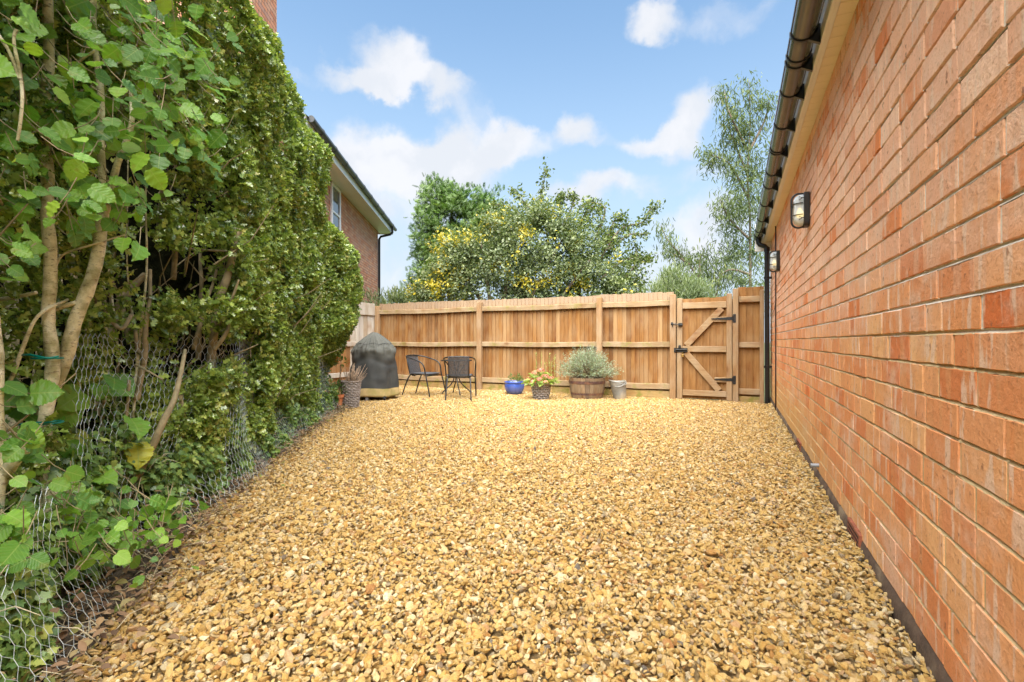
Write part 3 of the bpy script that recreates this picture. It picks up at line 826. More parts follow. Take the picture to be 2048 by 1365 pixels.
q = MB(); boards(q, FX(1477) + .003, FX(1520) + .05, 1.90, .07, .105); q.build('board_panel', m_gateb, f2, origin=O2)
for z, h in ((1.70, .095), (.95, .09), (.18, .095)):
    q = MB(); q.box(FX(1477) + .002, FX(1520) - .002, FT - .03, FT + .028, z - h / 2, z + h / 2, .005); q.build('rail', m_gframe, f2, origin=O2)
q = MB(); q.box(FX(1477) + .002, FX(1520) - .002, FT - .005, FT + .02, -.02, .10, .004); q.build('gravel_board', m_gb, f2, origin=O2)
for xs in (FX(1353.5), FX(1464.8)):
    q = MB(); q.box(xs - .03, xs + .03, FT + .022, FT + .05, -.02, 1.72, .003); q.build('gap_blocker', m_post, f2 if xs > -.5 else fen, origin=O2 if xs > -.5 else O1)  # unseen strips added behind the gate gaps so no daylight shows through
# gate
O3 = ((gx0 + gx1) / 2, FT, 0)
gate = empty('garden_gate', O3, 'closed wooden ledged and braced garden gate with black strap hinges', 'gate')
q = MB(); boards(q, FX(1365), FX(1452.5), lambda x: 1.735 + .03 * (x - gx0), .025, .108, yb=FT + .005); q.build('board_panel', m_gateb, gate, origin=O3)
for a_, b_, tp in ((FX(1354.2), FX(1365), 1.75), (FX(1453), FX(1464), 1.80)):
    q = MB(); q.box(a_, b_, FT - .055, FT + .01, .015, tp, .005); q.build('stile', m_gstile, gate, origin=O3)
xa, xb = FX(1365) + .002, FX(1453) - .002
for z, h in ((1.62, .105), (.875, .10), (.125, .095)):
    q = MB(); q.box(xa, xb, FT - .045, FT + .004, z - h / 2, z + h / 2, .005); q.build('rail', m_gframe, gate, origin=O3)
for z, xl in ((1.375, FX(1423)), (.36, FX(1429))):
    q = MB(); q.box(xl, xb, FT - .040, FT + .004, z - .042, z + .042, .005); q.build('ledge', m_gframe, gate, origin=O3)
m_brace = woodmat('gate_brace', [(0, (.37, .245, .125)), (1, (.33, .21, .105))], 'x', grey=.3)
for (x0, z0, x1, z1) in ((xa + .06, .935, xb - .07, 1.56), (xa + .05, .82, xb - .11, .18)):
    q = MB(); q.bar((x0, FT - .024, z0), (x1, FT - .024, z1), .040, .10, up=(0, 1, 0) if False else Vector((0, 1, 0)).cross(Vector((x1 - x0, 0, z1 - z0))), bev=.004); q.build('brace', m_brace, gate, origin=O3)
m_iron = simple('black_iron', (.012, .012, .012), .45, var=.3, scale=30)
for z, xl in ((1.385, FX(1423)), (.37, FX(1429))):
    q = MB(); xr = FX(1466)
    q.add([(xl, FT - .058, z - .008), (xr, FT - .062, z - .028), (xr, FT - .062, z + .028), (xl, FT - .058, z + .008),
           (xl, FT - .052, z - .008), (xr, FT - .0555, z - .028), (xr, FT - .0555, z + .028), (xl, FT - .052, z + .008)],
          [(0, 1, 2, 3), (7, 6, 5, 4), (0, 4, 5, 1), (1, 5, 6, 2), (2, 6, 7, 3), (3, 7, 4, 0)])
    q.box(xr, xr + .042, FT - .093, FT - .086, z - .07, z + .07, .001); q.tube([(xr + .002, FT - .09, z - .045), (xr + .002, FT - .09, z + .045)], .009, 10)
    for dz in (-.05, .05): q.tube([(xr + .024, FT - .098, z + dz), (xr + .024, FT - .09, z + dz)], .006, 8)
    q.build('hinge', m_iron, gate, origin=O3)
q = MB(); z = 1.30; xl, xr = FX(1343), FX(1366)
q.tube([(xl, FT - .10, z + .012), (xr, FT - .10, z - .01)], .008, 8); q.box(xr - .07, xr, FT - .096, FT - .056, z - .028, z + .02, .002); q.box(xl, xl + .035, FT - .1, FT - .086, z - .01, z + .035, .002)
q.tube([(xl + .03, FT - .105, z + .01), (xl + .03, FT - .11, z - .05)], .007, 8); q.tube([(xr - .04, FT - .105, z - .0), (xr - .04, FT - .11, z - .06)], .006, 8)
q.build('tower_bolt', m_iron, gate, smooth='auto', origin=O3)
q = MB(); z = .855; xl, xr = FX(1349), FX(1375.5)
q.box(xl, xl + .03, FT - .1, FT - .086, z - .04, z + .04, .002); q.box(xl + .04, xr, FT - .070, FT - .056, z - .035, z + .035, .002); q.tube([(xl, FT - .086, z + .01), (xr - .01, FT - .086, z + .01)], .011, 8)
q.box(xl + .075, xl + .11, FT - .1, FT - .06, z + .03, z + .085, .003)
bl = q.build('sliding_bolt', m_iron, gate, smooth='auto', origin=O3)
m_brass = simple('brass', (.48, .30, .09), .35, metal=.8)
q = MB(); xc = xl + .14; q.box(xc - .02, xc + .02, FT - .105, FT - .085, z - .115, z - .07, .004)
q.tube([(xc - .012, FT - .095, z - .07), (xc - .012, FT - .095, z - .045), (xc, FT - .095, z - .033), (xc + .012, FT - .095, z - .045), (xc + .012, FT - .095, z - .07)], .0035, 6)
q.build('padlock', m_brass, bl, smooth='auto', origin=O3)
# pale return fence at the left, running towards the viewer behind the barbecue
XR = PX[0] - .06; O4 = (XR, 8.0, 0)
f3 = empty('timber_fence', O4, 'whitened weathered board fence panel in the left corner behind the covered barbecue', 'fence')
for (ya, yb_, mm) in ((6.4, 8.0, m_board), (8.02, 8.76, m_white)):
    q = MB(); y = ya
    while y < yb_ - .05: q.box(XR - .02, XR - .002, y, y + .13, .1, 1.60, .002); y += .135
    q.build('board_panel', mm, f3, origin=O4)
q = MB(); q.box(XR - .01, XR + .035, 6.4, 8.76, 1.60, 1.87, .005); q.build('rail', m_white, f3, origin=O4)
for z in (.3, .95):
    q = MB(); q.box(XR, XR + .035, 6.4, 8.76, z - .05, z + .05, .005); q.build('rail', m_white, f3, origin=O4)
q = MB(); q.box(XR - .03, XR + .05, 8.15, 8.22, 0, 1.6, .005); q.build('post', m_white, f3, origin=O4)

# ================================================================== OBJECTS AGAINST THE FENCE
# ---- covered barbecue
bx, by = G(748, 8.45)
bbq = empty('covered_barbecue', (bx, by, 0), 'barbecue under a dark grey fabric cover with a yellowed hem beside the hedge', 'barbecue', rz=R(YAW))
m_cov, t, b, o_ = newmat('cover_fabric'); s = NT(t); v = s.obj(); sp = s.n('ShaderNodeSeparateXYZ'); s.l(v, sp.inputs[0])
n1 = s.noise(v, 5, 5); c = s.ramp(n1.outputs[0], [(.3, (.032, .034, .034)), (.7, (.06, .062, .056))])
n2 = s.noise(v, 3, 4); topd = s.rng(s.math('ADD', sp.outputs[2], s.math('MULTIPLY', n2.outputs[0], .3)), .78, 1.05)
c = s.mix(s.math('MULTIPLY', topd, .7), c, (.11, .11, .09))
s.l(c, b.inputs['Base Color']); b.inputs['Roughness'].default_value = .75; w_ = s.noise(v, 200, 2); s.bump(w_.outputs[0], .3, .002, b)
m_hem = simple('stained_hem', (.46, .34, .15), .8, var=.25, scale=9, bump=.2, dirt=(.30, .25, .08))
prof = [(.012, 1.155), (.05, 1.15), (.10, 1.12), (.17, 1.06), (.25, .985), (.31, .92), (.335, .87), (.345, .82), (.355, .74), (.362, .62), (.37, .5), (.378, .38), (.386, .27), (.39, .205)]
def folds(r, z, a, i):
    up = max(0, 1 - abs(z - .99) / .2); f = .024 * up * (math.sin(a * 19 + 1.2 * math.sin(a * 3)) + .6 * math.sin(a * 31 + 2))
    f += .013 * max(0, 1 - z / .95) * math.sin(a * 5 + .7) + .008 * math.sin(a * 9 + z * 5) * (z < .9)
    fl = .055 * math.exp(-((z - .84) / .05) ** 2) * (.5 + .5 * math.sin(a * 4 + 1.0)) * .5
    g = 1 + .04 * math.sin(a * 2 + z * 2)
    f += .012 * math.exp(-((z - .80) / .05) ** 2) * math.sin(a * 7 + 2) - .016 * math.exp(-((z - .66 - .05 * math.sin(a * 3)) / .05) ** 2) + .010 * math.exp(-((z - .45 - .08 * math.sin(a * 2 + 1)) / .05) ** 2) * math.sin(a * 4)
    f += .020 * max(0, 1 - abs(z - .35) / .4) * math.sin(a * 6 + .4) * (.5 + .5 * math.sin(a * 1 + 2))
    return (max(.008, r * g + (f + fl) * min(1, r * 6)), z + .012 * math.sin(a * 3) * (z > .6))
# denser profile
pp = []
for (r0, z0), (r1, z1) in zip(prof[:-1], prof[1:]):
    for k in range(4): pp.append((r0 + (r1 - r0) * k / 4, z0 + (z1 - z0) * k / 4))
pp.append(prof[-1])
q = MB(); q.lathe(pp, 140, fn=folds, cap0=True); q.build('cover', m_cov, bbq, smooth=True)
q = MB(); q.lathe([(.391, .21), (.396, .16), (.40, .10), (.402, .07), (.385, .07), (.375, .2)], 140, fn=lambda r, z, a, i: (folds(r, .18, a, i)[0], z + .01 * math.sin(a * 3))); q.build('hem', m_hem, bbq, smooth=True)
q = MB(); q.tube([((.292 + .012 * math.sin(a * 12)) * math.cos(a), (.292 + .012 * math.sin(a * 12)) * math.sin(a), .965 + .008 * math.sin(a * 8)) for a in np.linspace(0, 2 * math.pi, 90)[:-1]], .004, 5, closed=True); q.build('drawstring', m_blk, bbq)
q = MB(); q.bar((-.30, -.3, .10), (.30, -.3, .06), .03, .025); q.bar((-.3, .3, .08), (.3, .3, .08), .03, .025); q.bar((-.2, -.3, .08), (-.2, .3, .08), .03, .025); q.bar((.2, -.3, .07), (.2, .3, .08), .03, .025)
fr = q.build('cart_frame', m_iron, bbq)
for sx in (-1, 1):
    for sy in (-1, 1):
        q = MB(); q.tube([(sx * .27 - .015, sy * .3, .035), (sx * .27 + .015, sy * .3, .035)], .036, 16); q.tube([(sx * .27, sy * .3, .03), (sx * .27, sy * .3, .09)], .008, 8); q.build('caster', m_blk, bbq, smooth='auto')
q = MB(); q.box(-.045, .0, -.36, -.31, .015, .10, .004); q.build('foot_block', simple('grey_block', (.22, .22, .22), .6), bbq)

# ---- bistro chairs and table
m_frame = simple('dark_metal_frame', (.028, .027, .027), .32, metal=.3, var=.2, scale=40, bump=.05)
m_weave, t, b, o_ = newmat('wicker_weave'); s = NT(t); v = s.obj()
n1 = s.noise(v, 60, 3); c = s.ramp(n1.outputs[0], [(.3, (.035, .036, .04)), (.7, (.11, .115, .125))]); s.l(c, b.inputs['Base Color']); b.inputs['Roughness'].default_value = .4


def smoothpts(pts, k=5):
    pts = [Vector(p) for p in pts]; out_ = []
    for i in range(len(pts) - 1):
        p0 = pts[max(i - 1, 0)]; p1 = pts[i]; p2 = pts[i + 1]; p3 = pts[min(i + 2, len(pts) - 1)]
        for j in range(k):
            t = j / k; out_.append(.5 * ((2 * p1) + (p2 - p0) * t + (2 * p0 - 5 * p1 + 4 * p2 - p3) * t * t + (3 * p1 - p0 - 3 * p2 + p3) * t ** 3))
    out_.append(pts[-1]); return out_


def weave(mb, f, nu, nv, rad=.0045, n=5):
    """interlaced strands on surface f(u,v) -> (point, normal)"""
    for a in range(nu + 1):
        pts = []
        for c_ in range(nv * 2 + 1):
            p, nn = f(a / nu, c_ / (nv * 2)); sg = .0035 * (1 if (a + c_ // 1) % 2 else -1); pts.append(p + nn * sg)
        mb.tube(pts, rad, n)
    for c_ in range(nv + 1):
        pts = []
        for a in range(nu + 1):
            p, nn = f(a / nu, c_ / nv); sg = .0035 * (-1 if (a + c_) % 2 else 1); pts.append(p + nn * sg)
        mb.tube(pts, rad, n)


def make_chair(label):
    root = empty('bistro_chair', (0, 0, 0), label, 'chair', 'dark woven bistro chairs in front of the back fence')
    SZ = .41; T = .0125
    # facing +y. arm loop with front legs
    for sx in (-1, 1):
        q = MB(); q.tube(smoothpts([(sx * .275, .30, 0), (sx * .268, .25, .22), (sx * .262, .20, SZ), (sx * .27, .165, .56), (sx * .275, .09, .635), (sx * .27, -.06, .685)]), T, 10); q.build('front_leg', m_frame, root, smooth=True)
        q = MB(); q.tube(smoothpts([(sx * .215, -.35, 0), (sx * .205, -.27, .22), (sx * .19, -.18, SZ - .02), (sx * .18, -.08, SZ - .035)]), T, 10); q.build('rear_leg', m_frame, root, smooth=True)
    q = MB(); q.tube(smoothpts([(-.27, -.06, .685), (-.255, -.18, .715), (-.19, -.27, .735), (-.08, -.305, .745), (0, -.31, .747), (.08, -.305, .745), (.19, -.27, .735), (.255, -.18, .715), (.27, -.06, .685)]), T, 10)
    q.build('arm_loop', m_frame, root, smooth=True)
    q = MB(); loop = []
    for i in range(28): a = 2 * math.pi * i / 28; ca, sa = math.cos(a), math.sin(a); loop.append((.225 * abs(ca) ** .6 * (1 if ca > 0 else -1), .01 + .225 * abs(sa) ** .6 * (1 if sa > 0 else -1), SZ + .004 * math.cos(2 * a)))
    q.tube(loop, .011, 8, closed=True)
    q.tube([(-.20, .12, SZ - .03), (.20, .12, SZ - .03)], .009, 8); q.tube([(-.19, -.14, SZ - .03), (.19, -.14, SZ - .03)], .009, 8)
    q.tube([(-.262, .20, SZ - .03), (.262, .20, SZ - .03)], .009, 8)
    q.build('seat_frame', m_frame, root, smooth=True)
    def fs_(u, v): return Vector((-.205 + .41 * u, -.195 + .41 * v, SZ + .006 - .012 * math.sin(math.pi * u) * math.sin(math.pi * v))), Vector((0, 0, 1))
    q = MB(); weave(q, fs_, 26, 14, .0062, 4); q.build('seat', m_weave, root, smooth=True)
    def fb(u, v):
        x = -.165 + .33 * u; y = -.205 - .09 * v - .022 * (1 - ((u - .5) * 2) ** 2); z = SZ + .01 + .325 * v
        return Vector((x, y, z)), Vector((0, -1, .25)).normalized()
    q = MB(); weave(q, fb, 22, 14, .0058, 4); q.build('backrest', m_weave, root, smooth=True)
    for sx in (-1, 1):
        q = MB(); q.tube([(sx * .172, -.20, SZ - .01), (sx * .172, -.25, SZ + .17), (sx * .172, -.285, .735)], .009, 8); q.build('back_rod', m_frame, root, smooth=True)
    return root


ch1 = make_chair('dark woven bistro chair seen side on, between the covered barbecue and the table')
ch1.location = (*G(849, 9.0), 0); ch1.rotation_euler = (0, 0, R(YAW - 90 - 24))
ch2 = copy_tree(ch1); ch2['label'] = 'dark woven bistro chair with its back to the viewer, in front of the small table'
ch2.location = (*G(919.5, 8.50), 0); ch2.rotation_euler = (0, 0, R(YAW + 2))
tx, ty = G(913, 9.22)
tab = empty('bistro_table', (tx, ty, 0), 'small round black bistro table behind the right hand chair', 'table')
q = MB(); q.lathe([(0, .635), (.29, .635), (.30, .64), (.30, .652), (.29, .657), (0, .657)], 48); q.build('table_top', m_frame, tab, smooth='auto')
for k in range(4):
    a = R(YAW + 20 + 90 * k); ca, sa = math.cos(a), math.sin(a)
    q = MB(); q.tube(smoothpts([(ca * .22, sa * .22, .632), (ca * .12, sa * .12, .5), (ca * .045, sa * .045, .34), (ca * .10, sa * .10, .2), (ca * .24, sa * .24, .07), (ca * .29, sa * .29, 0)]), .011, 8); q.build('leg', m_frame, tab, smooth=True)
q = MB(); q.tube([(.07 * math.cos(a), .07 * math.sin(a), .34) for a in np.linspace(0, 2 * math.pi, 20)[:-1]], .007, 6, closed=True); q.build('ring', m_frame, tab, smooth=True)

# ---- pots
def clump(n, c, rad, flat=1.0, up=.6):
    d = unit(n); r = rng.random(n) ** .4
    p = np.array(c) + d * r[:, None] * np.array([rad, rad, rad * flat])
    f = d + np.array([0, 0, up]) + .4 * unit(n); nr = unit(n) * .6 + np.array([0, 0, 1.])
    return p, f, nr


G_MID = [(0, (.03, .075, .012)), (.4, (.06, .13, .02)), (.8, (.10, .19, .03)), (1, (.20, .24, .05))]
m_leafm = leafmat('mid_green_leaf', G_MID)
m_soilp = simple('potting_soil', (.04, .028, .02), .95, var=.4, scale=40, bump=1., bd=.01)
bx, by = G(1029, 9.2)
pot = empty('blue_pot', (bx, by, 0), 'blue glazed bowl shaped pot holding a small leafy plant', 'plant pot')
m_blue = simple('blue_glaze', (.045, .09, .36), .16, var=.3, scale=7, bump=.06, spec=.8, dirt=(.09, .12, .30))
q = MB(); q.lathe([(0, .0), (.115, .0), (.14, .02), (.175, .08), (.19, .14), (.188, .19), (.178, .215), (.19, .225), (.195, .24), (.185, .248), (.172, .24), (.168, .2), (0, .2)], 48); q.build('bowl', m_blue, pot, smooth=True)
q = MB(); q.lathe([(0, .222), (.17, .218)], 30, fn=lambda r, z, a, i: (r, z + .006 * math.sin(a * 7))); q.build('potting_soil', m_soilp, pot)
p1, f1, n1 = clump(90, (.02, 0, .27), .15, .3); p2, f2_, n2 = clump(60, (.06, 0, .33), .05, 1.6); p3, f3_, n3 = clump(40, (.14, 0, .29), .04, 1.3); p4, f4, n4 = clump(35, (-.08, .0, .33), .035, 1.5)
pos = np.concatenate([p1, p2, p3, p4]); scatter('foliage', m_leafm, pot, SIMPLE, pos, np.concatenate([f1, f2_, f3_, f4]), np.concatenate([n1, n2, n3, n4]), rng.uniform(.02, .042, len(pos)), rng.random(len(pos)))
# wicker pot with hydrangea
m_wick, t, b, o_ = newmat('weathered_wicker'); s = NT(t)
c = s.ramp(s.attr('rnd').outputs['Fac'], [(0, (.22, .18, .15)), (.4, (.36, .31, .27)), (.7, (.30, .26, .24)), (1, (.46, .41, .36))]); n1 = s.noise(s.obj(), 60, 4)
c = s.mix(s.rng(n1.outputs[0], .5, .7, 0, .5), c, (.16, .12, .09)); s.l(c, b.inputs['Base Color']); b.inputs['Roughness'].default_value = .75; s.bump(n1.outputs[0], .4, .002, b)


def wicker(mb, prof, nst, nrow, amp, rad, rowh):
    """woven basket wall: upright stakes and horizontal strands passing in front and behind"""
    def rz_(z):
        for (r0, z0), (r1, z1) in zip(prof[:-1], prof[1:]):
            if z0 <= z <= z1: return r0 + (r1 - r0) * (z - z0) / (z1 - z0)
        return prof[-1][0]
    zb, zt = prof[0][1], prof[-1][1]
    for k in range(nst):
        a = 2 * math.pi * k / nst; mb.tube([(rz_(z) * math.cos(a), rz_(z) * math.sin(a), z) for z in np.linspace(zb, zt, 5)], rad * .8, 5)
    for r in range(nrow):
        z = zb + (zt - zb) * (r + .5) / nrow; m = nst * 4; pts = []; base = random.random(); jz = random.uniform(-.1, .1) * rowh
        for i in range(m):
            a = 2 * math.pi * i / m; rr = rz_(z) + amp * math.cos(nst / 2 * a + math.pi * (r % 2)); pts.append((rr * math.cos(a), rr * math.sin(a), z + jz + .08 * rowh * math.sin(a * 3 + r)))
        # flattened strand
        vs = []; fs = []
        for i, p in enumerate(pts):
            a = 2 * math.pi * i / m; ca, sa = math.cos(a), math.sin(a)
            for (dr, dz) in ((rad, 0), (rad * .6, rowh * .42), (-rad, 0), (rad * .6, -rowh * .42)): vs.append((p[0] + dr * ca, p[1] + dr * sa, p[2] + dz))
        for i in range(m):
            j = (i + 1) % m
            for w in range(4): fs.append((i * 4 + w, j * 4 + w, j * 4 + (w + 1) % 4, i * 4 + (w + 1) % 4))
        b0 = len(mb.f); mb.add(vs, fs)
        for i in range(m):
            rv_ = (base + .25 * math.sin(i * .7)) % 1
            for w in range(4): mb.r[b0 + i * 4 + w] = abs(rv_)
    m = 60; mb.tube([((prof[-1][0] + .003) * math.cos(2 * math.pi * i / m), (prof[-1][0] + .003) * math.sin(2 * math.pi * i / m), zt + .004 * math.sin(i * 1.7)) for i in range(m)], rad * 1.7, 8, closed=True)


bx, by = G(1082, 8.42)
wp = empty('wicker_planter', (bx, by, 0), 'grey wicker basket planter full of pink hydrangea flowers', 'plant pot')
q = MB(); wicker(q, [(.125, 0.0), (.15, .14), (.172, .275)], 22, 9, .008, .006, .032); q.build('basket', m_wick, wp, smooth=True)
q = MB(); q.lathe([(0, .24), (.15, .24), (.12, .005), (0, .005)], 28); q.build('liner', m_soilp, wp)
P_, F_, N_ = [], [], []
for k in range(190):
    a = random.uniform(0, 6.28); r = random.uniform(.02, .26); z = .27 + .20 * (1 - (r / .25) ** 2) * random.random() + .02
    P_.append((r * math.cos(a) * 1.05, r * math.sin(a), z)); F_.append((math.cos(a), math.sin(a), random.uniform(-.5, .5))); N_.append((random.uniform(-.4, .4), random.uniform(-.4, .4), 1))
m_hyl = leafmat('hydrangea_leaf', [(0, (.03, .08, .012)), (.5, (.065, .14, .016)), (.85, (.13, .22, .025)), (1, (.40, .44, .05))], veins=True)
scatter('leaves', m_hyl, wp, SIMPLE, P_, F_, N_, rng.uniform(.07, .12, len(P_)), rng.random(len(P_)))
m_pet = leafmat('pink_petal', [(0, (.55, .14, .14)), (.4, (.68, .25, .22)), (.75, (.74, .38, .28)), (1, (.66, .50, .24))], trans=.3)
for (dx, dy, dz, rr) in ((.02, -.06, .50, .075), (-.08, -.08, .46, .07), (.12, -.11, .40, .078), (-.16, -.12, .36, .066), (.04, -.18, .35, .072), (.20, -.06, .38, .06), (-.02, .06, .50, .06), (-.07, -.19, .31, .055), (.15, -.16, .31, .055)):
    d = unit(120); d[:, 2] = abs(d[:, 2]) * 1.0 - .25; p = np.array([dx, dy, dz]) + d * rr * np.array([1, 1, .75])
    tn = np.cross(d, unit(120)); scatter('flower_head', m_pet, wp, SIMPLE, p, tn, d, rng.uniform(.018, .026, 120), rng.random(120) * .6 + random.random() * .4)
# barrel planter with lavender
BX, BY = G(1174, 8.62)
bar = empty('barrel_planter', (BX, BY, 0), 'half barrel planter with rusty hoops and a big silvery lavender bush', 'planter', rz=.3)
m_stave = woodmat('barrel_stave', [(0, (.17, .11, .065)), (.3, (.25, .17, .10)), (.6, (.20, .14, .085)), (.85, (.30, .21, .125)), (1, (.16, .11, .075))], 'z', grey=.35, weather=(.36, .28, .18))
m_rust = simple('rusty_iron', (.10, .05, .04), .75, var=.4, scale=18, bump=.3, dirt=(.2, .09, .045))
q = MB(); ns = 26
bp = [(.272, 0.0), (.298, .12), (.314, .24), (.32, .37)]
for k in range(ns):
    a0, a1 = 2 * math.pi * (k + .03) / ns, 2 * math.pi * (k + .97) / ns; zt = .37 + random.uniform(-.004, .004); vs = []; fs = []
    for (r, z) in bp:
        z = min(z, zt)
        for a in (a0, (a0 + a1) / 2, a1): vs.append((r * math.cos(a), r * math.sin(a), z))
        for a in (a1, a0): vs.append(((r - .024) * math.cos(a), (r - .024) * math.sin(a), z))
    for i in range(3):
        for w in range(5): fs.append((i * 5 + w, i * 5 + (w + 1) % 5, i * 5 + 5 + (w + 1) % 5, i * 5 + 5 + w))
    fs.append((15, 16, 17, 18, 19)); q.add(vs, fs)
q.build('staves', m_stave, bar)
for z0, z1 in ((.265, .315), (.07, .115)):
    q = MB(); rr = lambda z: .272 + .046 * min(1, z / .28) + .004 * max(0, (z - .28) / .1)
    q.lathe([(rr(z0) + .001, z0), (rr(z0) + .0055, z0 + .001), (rr(z1) + .0055, z1 - .001), (rr(z1) + .001, z1)], 60); q.build('hoop', m_rust, bar, smooth='auto')
q = MB(); q.lathe([(0, .352), (.297, .345)], 30, fn=lambda r, z, a, i: (r, z + .008 * math.sin(a * 5))); q.build('potting_soil', m_soilp, bar)
m_lav = leafmat('lavender_leaf', [(0, (.12, .17, .11)), (.35, (.24, .31, .22)), (.7, (.38, .45, .36)), (.9, (.30, .36, .22)), (1, (.26, .20, .14))], trans=.2, rough=.7)
P_, F_, S_, rr_ = [], [], [], []; stems = MB()
for k in range(430):
    a = random.uniform(0, 6.28); el = random.uniform(.05, 1.5); L_ = .47 + .10 * random.random() - .05 * math.sin(el)
    if random.random() < .2: L_ += .08
    d = Vector((math.cos(a) * math.cos(el) * 1.05, math.sin(a) * math.cos(el) * 1.05, math.sin(el) * .95 + .12)); d.normalize()
    b0 = Vector((random.uniform(-.1, .1), random.uniform(-.1, .1), .34)); pts = [b0, b0 + d * L_ * .5 + Vector((0, 0, .03)), b0 + d * L_]
    if k % 2 == 0: stems.tube(pts, [.004, .003, .0015], 4, cap=False)
    for j in range(26):
        t = random.uniform(.45, 1.0) ; p = b0 + d * L_ * t + Vector(unit(1)[0]) * .022
        P_.append(p); F_.append(d * .8 + Vector(unit(1)[0]) * .7); S_.append(random.uniform(.022, .04)); rr_.append(min(1, max(0, random.gauss(.55, .22) + (.45 if t < .55 else 0) + (-.12 if el < .5 else 0))))
P_ = np.array(P_); scatter('lavender', m_lav, bar, NARROW, P_, np.array(F_), unit(len(P_)), np.array(S_) * 1.15, np.array(rr_))
m_twig = simple('dry_twig', (.24, .16, .09), .85, var=.3, scale=30); stems.build('stems', m_twig, bar, smooth=True)
P_, F_, S_ = [], [], []; st2 = MB()
for k in range(70):
    a = random.uniform(0, 6.28); rr0 = random.uniform(0, .34); top = Vector((math.cos(a) * rr0 * 1.2, math.sin(a) * rr0 * 1.2, random.uniform(.86, 1.03) - rr0 * .45)); b0 = Vector((top.x * .5, top.y * .5, .55))
    st2.tube([b0, (b0 + top) / 2, top], .0014, 3, cap=False)
    for j in range(6): P_.append(top - Vector((0, 0, .008 * j))); F_.append(Vector(unit(1)[0]) + Vector((0, 0, .8))); S_.append(.012)
st2.build('flower_stalk', m_lav, bar); m_lf = leafmat('faded_lavender_flower', [(0, (.12, .12, .12)), (1, (.28, .26, .26))], trans=.2)
scatter('flower_spikes', m_lf, bar, SIMPLE, P_, F_, unit(len(P_)), S_, rng.random(len(P_)))['kind'] = 'stuff'
# tall weeds between the wicker planter and barrel
wx, wy = G(1085, 8.95)
weed = empty('tall_weed', (wx, wy, 0), 'thin tall yellow green stems standing behind the hydrangea basket', 'plant')
P_, F_ = [], []; q = MB()
for dx, h in ((-.13, .78), (-.02, .80), (.13, .76), (.24, .74), (.05, .6), (.18, .62)):
    x1 = dx + random.uniform(-.04, .04); q.tube([(dx * .8, 0, 0), (x1, 0, h * .5), (dx, 0, h)], [.004, .003, .002], 5)
    for j in range(46): z = h * random.uniform(.35, 1.02); P_.append((x1 + (dx - x1) * z / h + random.uniform(-.008, .008), random.uniform(-.01, .01), z)); a = random.uniform(0, 6.28); F_.append((math.cos(a), math.sin(a), .9))
m_weed = leafmat('weed_leaf', [(0, (.16, .22, .04)), (1, (.42, .42, .12))]); q.build('stem', m_weed, weed, smooth=True)
scatter('leaves', m_weed, weed, NARROW, P_, F_, unit(len(P_)), rng.uniform(.03, .055, len(P_)), rng.random(len(P_)))
# galvanised bucket
bx, by = G(1240, 8.45)
buc = empty('metal_bucket', (bx, by, 0), 'old galvanised metal bucket with a wide slanting lip beside the half barrel', 'bucket', rz=R(YAW))
m_buc = simple('old_galvanised', (.33, .33, .31), .5, metal=.5, var=.3, scale=7, bump=.2, dirt=(.55, .5, .38))
def coal(r, z, a, i):
    lift = max(0, -math.cos(a)) ** 2 * (z / .30) ** 2
    return (r * (1 + .42 * lift), z + .035 * lift * (z > .2) - .0 * lift)
buc.rotation_euler[1] = R(-4)
q = MB(); q.lathe([(0, .0), (.108, 0), (.112, .01), (.114, .10), (.118, .2), (.122, .30), (.127, .305), (.122, .31), (.117, .30), (.108, .02), (0, .012)], 44, fn=coal); q.build('body', m_buc, buc, smooth='auto')
q = MB(); q.tube(smoothpts([(0, -.125, .285), (.06, -.135, .25), (.11, -.08, .262), (.125, 0, .30), (.11, .08, .315), (.0, .125, .29)]), .005, 8); q.tube(smoothpts([(-.12, -.03, .29), (-.07, -.12, .225), (.04, -.14, .25), (.1, -.08, .29)]), .006, 8); q.build('handle', m_buc, buc, smooth=True)
# terracotta pot with rose and cane
bx, by = G(676, 7.22)
tp = empty('terracotta_pot', (bx, by, 0), 'small orange terracotta pot with a leggy rose at the foot of the hedge', 'plant pot')
m_tc = simple('terracotta_pot', (.52, .18, .07), .75, var=.18, scale=14, bump=.15)
q = MB(); q.lathe([(0, 0), (.052, 0), (.072, .17), (.086, .17), (.09, .215), (.078, .215), (.072, .18), (0, .18)], 36); q.build('pot', m_tc, tp, smooth='auto')
q = MB(); q.tube([(0, 0, .17), (.03, 0, .4), (.06, .02, .62), (.05, .0, .74)], [.005, .004, .003, .002], 6); q.tube([(.02, .0, .17), (.045, .01, .66)], .008, 6)
q.build('stem', m_twig, tp, smooth=True)
P_, F_, N_ = clump(120, (.01, 0, .30), .10, 1.1); P2, F2, N2 = clump(26, (.09, 0, .70), .07, .7)
scatter('leaves', m_leafm, tp, SIMPLE, np.concatenate([P_, P2]), np.concatenate([F_, F2]), np.concatenate([N_, N2]), rng.uniform(.03, .055, 146), rng.random(146))
m_or = leafmat('orange_rosehip', [(0, (.7, .22, .03)), (1, (.8, .35, .05))])
p3, f3, n3 = clump(24, (.03, -.03, .735), .028); scatter('blossom', m_or, tp, SIMPLE, p3, f3, n3, .03, rng.random(24))
